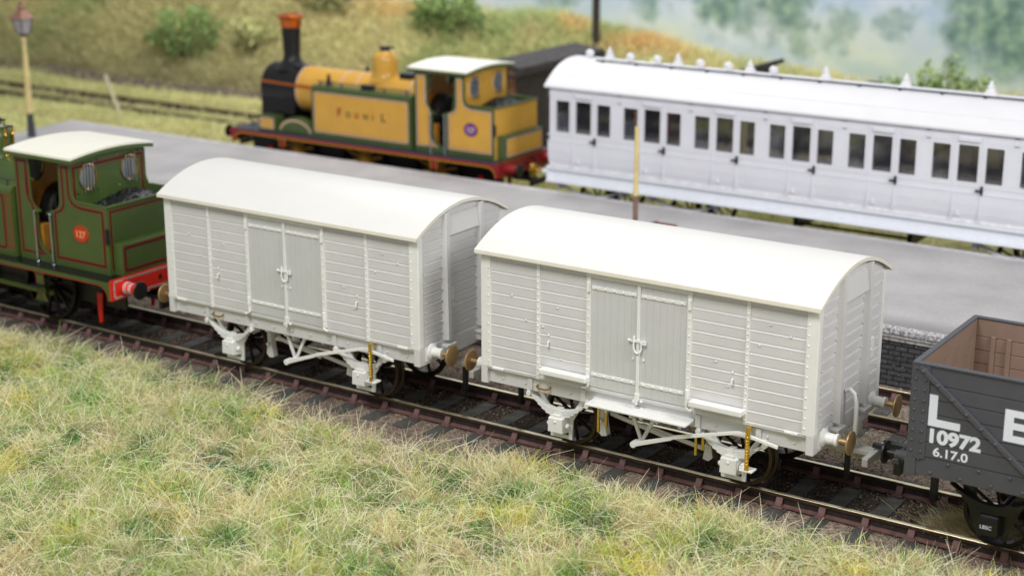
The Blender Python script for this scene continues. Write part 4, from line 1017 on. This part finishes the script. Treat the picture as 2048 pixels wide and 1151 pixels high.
# ------------------------------------------------------------------ lamp, posts, sheds
t = thing('platform_lamp', 'cream gas lamp post with rusty capped lantern at the far left of the platform', 'lamp', (-14.85, 8.4, .84))
b = MB(); b.lathe((0, 0, 0), (0, 0, 1), [(-.5, .10), (.0, .11), (.62, .085), (.64, .085)], 14); b.build('post_foot', 'post_grey', t, smooth=True)
b = MB(); b.lathe((0, 0, .64), (0, 0, 1), [(0, .085), (.1, .095), (1.5, .065), (1.9, .055), (1.95, .08), (2.0, .05), (2.1, .04)], 14); b.build('post', 'post', t, smooth=True)
b = MB(); b.lathe((0, 0, 2.70), (0, 0, 1), [(0, .05), (.05, .12), (.08, .12)], 14); b.build('lantern_base', 'post_grey', t)
def frus(b, z0, r0, z1, r1): b.hexa([(-r0, -r0, z0), (r0, -r0, z0), (-r0, r0, z0), (r0, r0, z0), (-r1, -r1, z1), (r1, -r1, z1), (-r1, r1, z1), (r1, r1, z1)])
b = MB(); frus(b, 2.79, .11, 3.19, .19); ln = b.build('lantern_glass', mat('milky_lantern_glass', (176, 172, 172), .2, var=.1, scale=6), t)
b = MB()
for sx in (-1, 1):
    for sy in (-1, 1): b.tube([(sx*.115, sy*.115, 2.79), (sx*.195, sy*.195, 3.19)], .014, 6)
b.split('lantern_bars', 'post_grey', ln)
b = MB(); frus(b, 3.19, .24, 3.40, .09); b.lathe((0, 0, 3.40), (0, 0, 1), [(0, .07), (.03, .1), (.12, .09), (.16, .04), (.22, .05), (.27, .01)], 12); b.build('lantern_cap', 'lamp_rust', t)

t = thing('platform_post', 'cream post with brown foot and broken wire top, standing midway along the platform', 'post', (3.83, 8.55, .83))
b = MB(); b.cyl((0, 0, 0), (0, 0, .74), .055, .055, 12); b.build('post_foot', 'post_dark', t, smooth=True)
b = MB(); b.cyl((0, 0, .74), (0, 0, 2.20), .055, .05, 12); b.build('post_shaft', 'post', t, smooth=True)
b = MB(); b.tube([(0, 0, 2.15), (-.02, 0, 2.28), (-.06, -.01, 2.34), (-.03, 0, 2.42), (-.07, 0, 2.50)], .016, 6); b.build('broken_wire', 'timber_red', t)
b = MB(); b.lathe((0, 0, .0), (0, 0, 1), [(0, .14), (.02, .12), (.03, .06)], 10); b.build('post_grass', 'bleached', t)
t = thing('timber_plank', 'short brown timber plank lying on the platform behind the right goods van', 'plank', (4.25, 9.2, .832))
b = MB(); b.box(-.35, .20, -.06, .06, 0, .05); b.box(-.30, -.26, -.07, .07, .0505, .07); b.build('plank', 'timber_red', t, bevel=.01)

s = thing('leaning_stake', 'bleached white stake leaning in the grass left of the yellow locomotive', 'stake', (-18.9, 15.4, -.1), rz=0)
b = MB(); b.tube([(0, 0, 0), (-.28, .0, .5), (-.62, 0, 1.25)], .06, 8); b.build('stake_shaft', 'bleached', s)
b = MB(); b.sphere((-.62, 0, 1.26), .07); b.build('stake_tip', 'bleached', s)
t = thing('telegraph_pole', 'dark brown telegraph pole standing behind the bank above the coach', 'pole', (-6.75, 24.6, 2.1))
b = MB(); b.cyl((0, 0, -1.2), (0, 0, 6.5), .14, .11, 12); b.build('pole_shaft', 'timber', t, smooth=True)
b = MB(); b.box(-.9, .9, -.16, -.08, 5.6, 5.75); b.box(-.7, .7, -.16, -.08, 5.1, 5.25)
for k in (-.8, -.45, .45, .8): b.cyl((k, -.12, 5.75), (k, -.12, 5.92), .05)
b.build('cross_arm', 'timber', t)

t = thing('timber_shed', 'dark weathered timber shed with felt roof between the yellow locomotive and coach', 'shed', (-4.15, 15.9, 0))
b = MB()
for i in range(17): b.box(-.03, .03, .25*i, .25*i+.235, -.2, 2.55)
b.box(-.6, -.035, 0, 4.2, -.2, 2.5); b.build('wall', 'timber', t)
b = MB(); b.box(-.06, .08, -.15, -.005, -.2, 2.6); b.build('corner_post', 'timber_red', t)
b = MB(); b.hexa([(.28, -.1, 2.55), (.28, 4.4, 2.55), (-.75, -.1, 2.66), (-.75, 4.4, 2.66), (.28, -.1, 2.68), (.28, 4.4, 2.68), (-.75, -.1, 2.80), (-.75, 4.4, 2.80)]); b.build('roof', 'felt', t)
b = MB(); b.box(.16, .27, -.5, 4.5, 2.44, 2.545); b.build('gutter', 'timber', t)
t = thing('timber_hut', 'small dark timber hut peeping above the middle of the coach roof', 'hut', (2.55, 16.5, -.22))
b = MB(); b.box(-.45, 0, 0, 1.6, -.2, 2.9); b.build('wall', 'timber_red', t)
b = MB(); b.hexa([(.12, -.2, 3.28), (.12, 1.8, 3.28), (-.55, -.2, 3.1), (-.55, 1.8, 3.1), (.12, -.2, 3.40), (.12, 1.8, 3.40), (-.55, -.2, 3.2), (-.55, 1.8, 3.2)]); b.box(-.02, .0, .0, 1.6, 2.9, 3.28); b.build('roof', 'felt', t)
t = thing('timber_stump', 'short dark timber post just showing over the coach roof, beside the green bush', 'post', (5.5, 17.4, 0))
b = MB(); b.box(-.13, .13, -.13, .13, -.2, 2.85); b.build('stump', 'timber_red', t, bevel=.02)
b = MB(); b.box(-.17, .17, -.17, .17, 2.852, 2.93); b.build('stump_cap', 'timber', t)

# ------------------------------------------------------------------ backdrop (painted scene board)
m = bpy.data.materials.new('painted_backdrop'); m.use_nodes = True; n = m.node_tree.nodes; l = m.node_tree.links; bb = n['Principled BSDF']; bb.inputs['Roughness'].default_value = .9
tc = n.new('ShaderNodeTexCoord')
def noise(scale, sc3=(1, 1, 1), det=4, loc=(0, 0, 0)):
    mp = n.new('ShaderNodeMapping'); mp.inputs['Scale'].default_value = sc3; mp.inputs['Location'].default_value = loc; l.new(tc.outputs['Object'], mp.inputs['Vector'])
    q = n.new('ShaderNodeTexNoise'); q.inputs['Scale'].default_value = scale; q.inputs['Detail'].default_value = det; l.new(mp.outputs[0], q.inputs['Vector']); return q.outputs['Fac']
def ramp(f, stops):
    r = n.new('ShaderNodeValToRGB'); e = r.color_ramp.elements
    e[0].position, e[0].color = stops[0][0], (*stops[0][1], 1); e[1].position, e[1].color = stops[-1][0], (*stops[-1][1], 1)
    for p, c in stops[1:-1]: q = e.new(p); q.color = (*c, 1)
    l.new(f, r.inputs['Fac']); return r.outputs['Color']
def mixc(f, a_, b_):
    q = n.new('ShaderNodeMix'); q.data_type = 'RGBA'; l.new(f, q.inputs[0]) if not isinstance(f, float) else setattr(q.inputs[0], 'default_value', f); l.new(a_, q.inputs[6]); l.new(b_, q.inputs[7]); return q.outputs[2]
base = ramp(noise(.22, (1, 1, 1.6)), [(.34, lin((188, 210, 208))), (.46, lin((208, 224, 216))), (.54, lin((228, 236, 222))), (.64, lin((206, 222, 232)))])
skyc = ramp(noise(.3, (1, 1, 1.2), loc=(5, 0, 3)), [(.35, lin((178, 204, 232))), (.5, lin((212, 226, 244))), (.62, lin((240, 245, 252)))])
sep = n.new('ShaderNodeSeparateXYZ'); l.new(tc.outputs['Object'], sep.inputs[0])
ad = n.new('ShaderNodeMath'); ad.operation = 'MULTIPLY_ADD'; ad.inputs[1].default_value = 3.2; l.new(noise(.35, loc=(9, 0, 0)), ad.inputs[0]); l.new(sep.outputs['Z'], ad.inputs[2])
mr = n.new('ShaderNodeMapRange'); mr.inputs['From Min'].default_value = 3.1; mr.inputs['From Max'].default_value = 4.5; l.new(ad.outputs[0], mr.inputs['Value'])
c = mixc(mr.outputs[0], base, skyc)
trc = ramp(noise(2.2, (1, 1, 1), det=6), [(.35, lin((96, 128, 118))), (.5, lin((124, 158, 140))), (.65, lin((160, 188, 160)))])
wn = n.new('ShaderNodeTexNoise'); wn.inputs['Scale'].default_value = 1.5; wn.inputs['Detail'].default_value = 5; l.new(tc.outputs['Object'], wn.inputs['Vector'])
wv = n.new('ShaderNodeVectorMath'); wv.operation = 'MULTIPLY_ADD'; l.new(wn.outputs['Color'], wv.inputs[0]); wv.inputs[1].default_value = (2.2, 0, 2.2); l.new(tc.outputs['Object'], wv.inputs[2])
# painted trees: x, z, half width, half height, strength
TR = [(-8.1, 3.2, .5, 1.0, .7), (-5.4, 3.2, .8, 1.2, .9), (-4.5, 2.7, .5, .8, .7), (-3.0, 3.5, .9, 1.5, .9), (-2.3, 2.3, .35, .9, .6), (-.9, 2.4, .5, .7, .6), (1.0, 2.75, .45, .45, .55), (3.6, 3.2, .8, 1.6, .9), (5.0, 2.8, .9, 1.7, .95), (7.2, 3.4, 1.2, 1.6, .9), (10.5, 3, 1.1, 1.6, .8), (14.5, 3.2, 1.4, 1.8, .9), (-12.0, 3.4, .9, 1.3, .7), (-17, 4, 1.4, 1.6, .8), (-24, 4, 1.8, 1.8, .8), (-33, 4.4, 2, 2, .8), (20, 3.4, 1.6, 1.8, .8)]
for (tx, tz, tw, th, ts) in TR:
    sb = n.new('ShaderNodeVectorMath'); sb.operation = 'SUBTRACT'; l.new(wv.outputs[0], sb.inputs[0]); sb.inputs[1].default_value = (tx+1.1, 30.5, tz+1.1)
    ds = n.new('ShaderNodeVectorMath'); ds.operation = 'MULTIPLY'; l.new(sb.outputs[0], ds.inputs[0]); ds.inputs[1].default_value = (1/tw/1.35, 0, 1/th/1.1)
    ln_ = n.new('ShaderNodeVectorMath'); ln_.operation = 'LENGTH'; l.new(ds.outputs[0], ln_.inputs[0])
    q = n.new('ShaderNodeMapRange'); q.interpolation_type = 'SMOOTHSTEP'; q.inputs['From Min'].default_value = 1.35; q.inputs['From Max'].default_value = .45; q.inputs['To Max'].default_value = ts; l.new(ln_.outputs['Value'], q.inputs['Value'])
    c = mixc(q.outputs[0], c, trc)
l.new(c, bb.inputs['Base Color'])
b = MB(); b.box(-75, 60, 30.5, 30.6, -4, 16)
bd = structure(b.build('backdrop', m))

# ------------------------------------------------------------------ grass
Fv = np.array([-math.sin(YAW)*math.cos(PITCH), math.cos(YAW)*math.cos(PITCH), math.sin(PITCH)]); Rv = np.array([math.cos(YAW), math.sin(YAW), 0.]); Uv = np.cross(Rv, Fv)
def inview(P, mu=260, mv=160):
    d = P-np.array(CAM); z = d@Fv; u = 1024+FPX*(d@Rv)/z; v = 575.5-FPX*(d@Uv)/z
    return (u > -mu) & (u < 2048+mu) & (v > -mv-200) & (v < 1151+mv) & (z > 1)
def blades(P, az, tilt, ln, w, C, curl=.5):
    n = len(P); d = np.stack([np.cos(az)*np.sin(tilt), np.sin(az)*np.sin(tilt), np.cos(tilt)], -1)
    t2 = tilt+curl*rng.uniform(.2, 1.2, n); az2 = az+rng.normal(0, .35, n)
    d2 = np.stack([np.cos(az2)*np.sin(t2), np.sin(az2)*np.sin(t2), np.cos(t2)], -1)
    side = np.cross(d, rng.normal(0, 1, (n, 3))); side /= np.linalg.norm(side, axis=1, keepdims=True)+1e-9
    a = P; b = P+d*(ln*.5)[:, None]; c = b+d2*(ln*.5)[:, None]; w = w[:, None]*.5
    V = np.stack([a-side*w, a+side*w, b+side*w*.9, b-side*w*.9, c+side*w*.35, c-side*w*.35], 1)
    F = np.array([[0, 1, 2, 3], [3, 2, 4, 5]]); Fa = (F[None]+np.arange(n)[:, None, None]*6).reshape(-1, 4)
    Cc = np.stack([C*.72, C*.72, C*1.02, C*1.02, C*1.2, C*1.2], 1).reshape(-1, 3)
    return V.reshape(-1, 3), Fa, np.clip(Cc, 0, 1)
def join(parts):
    V, F, C = [], [], []; o = 0
    for v, f, c in parts: V.append(v); F.append(f+o); C.append(c); o += len(v)
    return np.concatenate(V), np.concatenate(F), np.concatenate(C)
TAN = np.array([.92, .78, .44]); STRAW = np.array([1., .93, .60]); GRN = np.array([.36, .56, .13]); DGRN = np.array([.13, .26, .07]); YEL_ = np.array([.98, .86, .22]); OLV = np.array([.68, .65, .32])
WEEDS = [(random.uniform(-5, 16), random.uniform(-8.5, -2.1), random.uniform(.14, .36)) for _ in range(95)]
def clump_grass(n_cl, per, area, seed_zone, lmin, lmax, wid, edge):
    x = rng.uniform(area[0], area[1], n_cl); y = rng.uniform(area[2], area[3], n_cl)
    y = y
    ok = edge(x, y); x, y = x[ok], y[ok]
    dm = np.ones(len(x))
    for (wx, wy, wr) in WEEDS: dm = np.where((x-wx)**2+(y-wy)**2 < (wr*.85)**2, .22, dm)
    ok = rng.random(len(x)) < dm; x, y = x[ok], y[ok]
    P = np.stack([x, y, gz(x, y)], -1); ok = inview(P); x, y, P = x[ok], y[ok], P[ok]; n = len(x)
    g = fbm(x, y, 1.25, 3); g2 = fbm(x+40, y-30, 2.2, 2); g3 = fbm(x-80, y+11, 1.1, 2); g4 = vnoise(x+7, y+3, 1.6)
    gw = np.clip((g-.495)*9+rng.normal(0, .25, n), 0, 1)
    col = TAN[None]*(1-gw)[:, None]+(GRN[None]*.6+OLV[None]*.4)*gw[:, None]
    s = rng.random(n); col = np.where((s < .36)[:, None], STRAW[None]*rng.uniform(.8, 1.1, (n, 1)), col); col = np.where((s > .87)[:, None], GRN*rng.uniform(.8, 1.6, (n, 1)), col)
    col = np.where(((g3 > .66) & (s < .6))[:, None], YEL_[None], col); col = np.where(((g2 > .70))[:, None], DGRN[None]*rng.uniform(.8, 2.0, (n, 1)), col)
    cl_az = rng.uniform(0, 2*PI, n); tl = rng.uniform(.45, 1.3, n); le = rng.uniform(lmin, lmax, n)*(.65+.6*g4)
    i = np.repeat(np.arange(n), per); N = len(i)
    r = rng.uniform(0, .07, N)**1; a = rng.uniform(0, 2*PI, N)
    bx = P[i, 0]+r*np.cos(a); by = P[i, 1]+r*np.sin(a)
    PP = np.stack([bx, by, gz(bx, by)-.01], -1)
    az = np.where(rng.random(N) < .6, a, cl_az[i]+rng.normal(0, .6, N)); tilt = np.clip(tl[i]*rng.uniform(.4, 1.4, N), 0, 1.5)
    C = col[i]*rng.uniform(.65, 1.3, (N, 1))*(1+rng.normal(0, .06, (N, 3)))
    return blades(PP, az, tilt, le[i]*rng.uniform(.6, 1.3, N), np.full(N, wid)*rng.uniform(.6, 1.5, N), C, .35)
def fg_edge(x, y):
    lim = -1.36-.75*np.exp(-((x-4.9)/1.9)**2)-.12*np.exp(-((x-11.6)/1.9)**2)*1-.4*(fbm(x, np.zeros_like(x), 1.3)-.5)*2
    lim = lim+.22*np.exp(-((x-8.0)/.8)**2)+.16*sst(9, 12, x)
    p = np.clip((lim-y)/.35, 0, 1); return rng.random(len(x)) < p
parts = [clump_grass(19000, 14, (-9, 18, -10.5, -1.0), 0, .18, .42, .0088, fg_edge)]
# long flopped straws
n = 15000; x = rng.uniform(-8, 18, n); y = rng.uniform(-10, -1.5, n); ok = fg_edge(x, y); x, y = x[ok], y[ok]; P = np.stack([x, y, gz(x, y)+rng.uniform(.03, .14, len(x))], -1); P = P[inview(P)]; n = len(P)
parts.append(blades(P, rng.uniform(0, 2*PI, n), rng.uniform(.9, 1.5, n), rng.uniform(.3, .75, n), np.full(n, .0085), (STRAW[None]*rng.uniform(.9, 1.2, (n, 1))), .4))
n = 500; x = rng.uniform(-6, 17, n); y = -1.35-rng.random(n)*.7; P = np.stack([x, y, gz(x, y)], -1)
parts.append(blades(P, rng.uniform(0, 2*PI, n), rng.uniform(.05, .6, n), rng.uniform(.12, .36, n), np.full(n, .008), STRAW[None]*rng.uniform(.8, 1.2, (n, 1)), .3))
# tuft growing between the rails under the grey wagon
n = 2600; x = 14.15+rng.normal(0, .33, n); y = rng.normal(-.05, .3, n); ok = (abs(y) < .55); x, y = x[ok], y[ok]; n = len(x); P = np.stack([x, y, np.full(n, -.21)], -1)
parts.append(blades(P, rng.uniform(-.8, 1.6, n)+PI, rng.uniform(.5, 1.3, n), rng.uniform(.15, .42, n), np.full(n, .008), (TAN*.7)[None]*rng.uniform(.6, 1.1, (n, 1)), .5))
n = 5000; x = rng.uniform(10, 17, n); y = rng.uniform(1.3, 2.3, n)+.15*(x-12)*0; g = fbm(x, y, 1.1); ok = g > .47; x, y = x[ok], y[ok]; n = len(x); P = np.stack([x, y, np.full(n, -.22)], -1)
parts.append(blades(P, rng.uniform(0, 6.28, n), rng.uniform(.5, 1.4, n), rng.uniform(.08, .2, n), np.full(n, .009), (OLV*1.0)[None]*rng.uniform(.6, 1.3, (n, 1)), .5))
GRM = vcol_mat('static_grass_fibres', .7, trans=.3)
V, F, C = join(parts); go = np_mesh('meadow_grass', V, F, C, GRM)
tag(go, 'dry straw and green fibres of rough grass covering the foreground', 'grass', kind='stuff')
# green foam weeds in the foreground
def leafpatch(cx, cy, R, n, hgt, c0, ls):
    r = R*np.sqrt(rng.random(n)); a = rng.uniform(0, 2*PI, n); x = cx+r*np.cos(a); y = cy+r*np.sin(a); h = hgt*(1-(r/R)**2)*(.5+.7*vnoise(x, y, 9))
    P = np.stack([x, y, gz(x, y)+.03+h*rng.uniform(.35, 1, n)], -1); s = ls*rng.uniform(.6, 1.4, n)[:, None, None]
    T = rng.normal(0, 1, (n, 3, 3)); T /= np.linalg.norm(T, axis=2, keepdims=True)
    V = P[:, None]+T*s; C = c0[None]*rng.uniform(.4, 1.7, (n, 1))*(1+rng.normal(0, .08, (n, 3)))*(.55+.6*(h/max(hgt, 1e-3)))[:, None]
    return V.reshape(-1, 3), np.arange(n*3).reshape(-1, 3), np.clip(np.repeat(C, 3, 0), 0, 1)
parts = []
for (x, y, wr) in WEEDS:
    if not inview(np.array([[x, y, 0]]))[0]: continue
    c0 = random.choice([np.array([.15, .32, .07]), np.array([.22, .38, .09]), np.array([.08, .22, .10]), np.array([.28, .42, .10])])
    parts.append(leafpatch(x, y, wr, int(7500*wr*wr)+250, random.uniform(.14, .26), c0, .014))
for k in range(14):
    x = random.uniform(-4, 15); y = random.uniform(-7, -2.1); parts.append(leafpatch(x, y, random.uniform(.08, .2), 260, .18, np.array([.55, .42, .06]), .012))
V, F, C = join(parts); wo = np_mesh('weed_patches', V, F, C, vcol_mat('foam_leaf', .85))
tag(wo, 'low clumps of dark green and yellow leafy weeds growing through the foreground grass', 'weeds', kind='stuff')
# pale flecks lying on the grass
n = 900; x = rng.uniform(-6, 17, n); y = rng.uniform(-10, -2, n); P = np.stack([x, y, gz(x, y)+rng.uniform(.1, .2, n)], -1)
T = rng.normal(0, 1, (n, 3, 3))*(rng.uniform(.004, .016, n)*1.0)[:, None, None]; V = (P[:, None]+T).reshape(-1, 3)
fo = np_mesh('seed_flecks', V, np.arange(3*n).reshape(-1, 3), np.full((3*n, 3), .75), vcol_mat('pale_seed', .8))
tag(fo, 'tiny pale seed flecks scattered over the foreground grass', 'seeds', kind='stuff')
# background grass and bank
def field(n, x0, x1, y0, y1, lmin, lmax, wid, colf, keep=None):
    x = rng.uniform(x0, x1, n); y = rng.uniform(y0, y1, n)
    if keep is not None: ok = keep(x, y); x, y = x[ok], y[ok]
    P = np.stack([x, y, gz(x, y)], -1); ok = inview(P, 200, 200); P = P[ok]; n = len(P); C = colf(P[:, 0], P[:, 1], n)
    return blades(P, rng.uniform(0, 2*PI, n), rng.uniform(.1, 1.1, n), rng.uniform(lmin, lmax, n), np.full(n, wid), C, .6)
def fcol(x, y, n):
    g = fbm(x, y, .5)[:, None]; a = np.array([.90, .86, .44]); b_ = np.array([.72, .74, .36]); t_ = np.clip((g-.4)*4, 0, 1); return (a*(1-t_)+b_*t_)*rng.uniform(.88, 1.1, (n, 1))
def fkeep(x, y):
    p = np.where((abs(y-17.2) < 1.15), .22+.7*(fbm(x, y, .4) > .55)*.6, 1.); p = np.where((y > 19.7) & (y < 21.1), .12, p); p = np.where((abs(y-12.3) < 1.15), .06, p)
    inpl = (x > -15.7) & (y < 11.0); return (rng.random(len(x)) < p) & ~inpl
V, F, C = join([field(52000, -42, 6, 12.9, 21, .12, .3, .024, fcol, fkeep), field(9000, -26, -15.4, 4.5, 12.9, .1, .28, .022, lambda x, y, n: fcol(x, y, n)*1.15, fkeep), field(5000, -16.2, -13.4, 7.6, 11.2, .08, .2, .02, lambda x, y, n: fcol(x, y, n)*1.15, lambda x, y: rng.random(len(x)) < np.clip((-14.2-x+.6*(fbm(x, y, 1)-.5))*1.2, 0, 1)),
    field(6000, -15, 17, 10.98, 11.7, .08, .2, .02, fcol)])
sh = (C[:, 0]*0)
fo = np_mesh('lineside_grass', V, F, C, GRM)
tag(fo, 'pale yellow green grass growing round the farthest tracks', 'grass', kind='stuff')
def bcol(x, y, n):
    g = fbm(x, y, .33)[:, None]; h = fbm(x+31, y, .9)[:, None]; o = fbm(x-20, y+9, .3)[:, None]
    a = np.array([.86, .80, .44]); b_ = np.array([.52, .60, .27]); t_ = np.clip((g-.45)*5, 0, 1)*.9; c_ = a*(1-t_)+b_*t_
    tn = np.clip((h-.6)*6, 0, 1)*.6; c_ = c_*(1-tn)+np.array([.80, .70, .40])*tn
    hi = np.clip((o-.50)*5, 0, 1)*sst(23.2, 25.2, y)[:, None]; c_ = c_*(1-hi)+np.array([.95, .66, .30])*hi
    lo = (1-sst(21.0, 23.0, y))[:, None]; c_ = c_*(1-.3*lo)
    return c_*rng.uniform(.82, 1.12, (n, 1))
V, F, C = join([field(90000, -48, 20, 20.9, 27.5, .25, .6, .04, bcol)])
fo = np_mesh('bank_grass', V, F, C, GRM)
tag(fo, 'tall rough grass, tan and olive green, covering the railway bank', 'grass', kind='stuff')
# bushes on the bank
bn = 0
BL = [((-22.6, 22.2), 1.1, 1.3, 'dark green bush low on the bank near the leaning stake'), ((-19.6, 22.6), .75, .7, 'round pale bush at the foot of the bank, left of the tall chimney'), ((-12.6, 24.6), 1.3, 1.2, 'broad green bush high on the bank above the yellow locomotive cab'),
      ((-25.5, 25.0), 1.2, 1.0, 'green bush halfway up the bank, at the top left'), ((5.0, 23.3), 1.1, 1.9, 'round green bush above the right end of the coach roof'), ((-17.6, 24.4), .9, .8, 'small olive bush on the bank behind the tall chimney'), ((-4.2, 23.4), .8, .8, 'low olive bush on the bank beside the telegraph pole'), ((.2, 23.6), .9, .7, 'low bush in the grass right of the orange patch on the bank')]
lm = vcol_mat('bush_leaf', .85)
for (c_, R, h, lab) in BL:
    z0 = float(gz(np.array([c_[0]]), np.array([c_[1]]))[0]); tt = thing('bush', lab, 'bush', (c_[0], c_[1], z0), 'bushes on the railway bank')
    n = 4200; d = rng.normal(0, 1, (n, 3)); d /= np.linalg.norm(d, axis=1, keepdims=True); rr = rng.uniform(.5, 1, n)**.5*(.45+1.0*vnoise(d[:, 0]*3+c_[0]+d[:, 1]*2, d[:, 2]*3+c_[1], 1.1))
    P = d*rr[:, None]*np.array([R*1.25, R*.9, h*.7]); P[:, 2] += h*.3; ok = P[:, 2] > -.2; P = P[ok]; n = len(P)
    T = rng.normal(0, 1, (n, 3, 3))*.055; V = (P[:, None]+T).reshape(-1, 3); pale = 'pale' in lab or 'olive' in lab
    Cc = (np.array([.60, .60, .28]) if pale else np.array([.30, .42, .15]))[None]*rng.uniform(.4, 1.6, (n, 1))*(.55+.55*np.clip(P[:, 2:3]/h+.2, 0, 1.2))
    o = np_mesh('foliage', V, np.arange(3*n).reshape(-1, 3), np.repeat(Cc, 3, 0), lm); o.parent = tt
    b = MB()
    for q in range(5): a_ = q*1.3; b.tube([(0, 0, -.3), (.2*R*math.cos(a_), .2*R*math.sin(a_), .2*h), (.6*R*math.cos(a_), .6*R*math.sin(a_), .7*h)], .03, 5)
    b.build('stem', 'timber', tt)

# ------------------------------------------------------------------ camera
cam = bpy.data.cameras.new('camera'); co = bpy.data.objects.new('camera', cam); COL.objects.link(co)
F_ = Vector(Fv); R_ = Vector(Rv); U_ = Vector(Uv)
mt_ = Matrix((R_, U_, -F_)).transposed().to_4x4(); mt_.translation = Vector(CAM); co.matrix_world = mt_
cam.sensor_width = 36; cam.sensor_fit = 'HORIZONTAL'; cam.lens = FPX/2048*36; cam.clip_end = 300; cam.clip_start = .1
cam.dof.use_dof = True; cam.dof.focus_distance = 23.4; cam.dof.aperture_fstop = cam.lens/1000/.155
sc.camera = co
# ------------------------------------------------------------------ light
w = bpy.data.worlds.new('World'); sc.world = w; w.use_nodes = True
w.node_tree.nodes['Background'].inputs[0].default_value = (.97, .985, 1.0, 1); w.node_tree.nodes['Background'].inputs[1].default_value = .36
def area(name, loc, tgt, size, power, col=(1, 1, 1)):
    ld = bpy.data.lights.new(name, 'AREA'); ld.size = size; ld.energy = power; ld.color = col; ld.shape = 'DISK'
    o = bpy.data.objects.new(name, ld); COL.objects.link(o); o.location = loc
    d = Vector(tgt)-Vector(loc); o.rotation_euler = d.to_track_quat('-Z', 'Y').to_euler(); return o
area('studio_softbox_front', (8, -20, 28), (5, 3, 0), 11, 6600, (1, .992, .98))
area('studio_softbox_right', (32, -6, 20), (6, 3, 1), 11, 4500, (1, .99, .975))
area('studio_softbox_back', (-10, 20, 24), (-7, 25, 1), 11, 4200, (1, .992, .98))
sc.view_settings.view_transform = 'Standard'; sc.view_settings.look = 'None'; sc.view_settings.exposure = 0
sc.cycles.use_denoising = True
sc.cycles.max_bounces = 6; sc.cycles.diffuse_bounces = 3; sc.cycles.transparent_max_bounces = 12
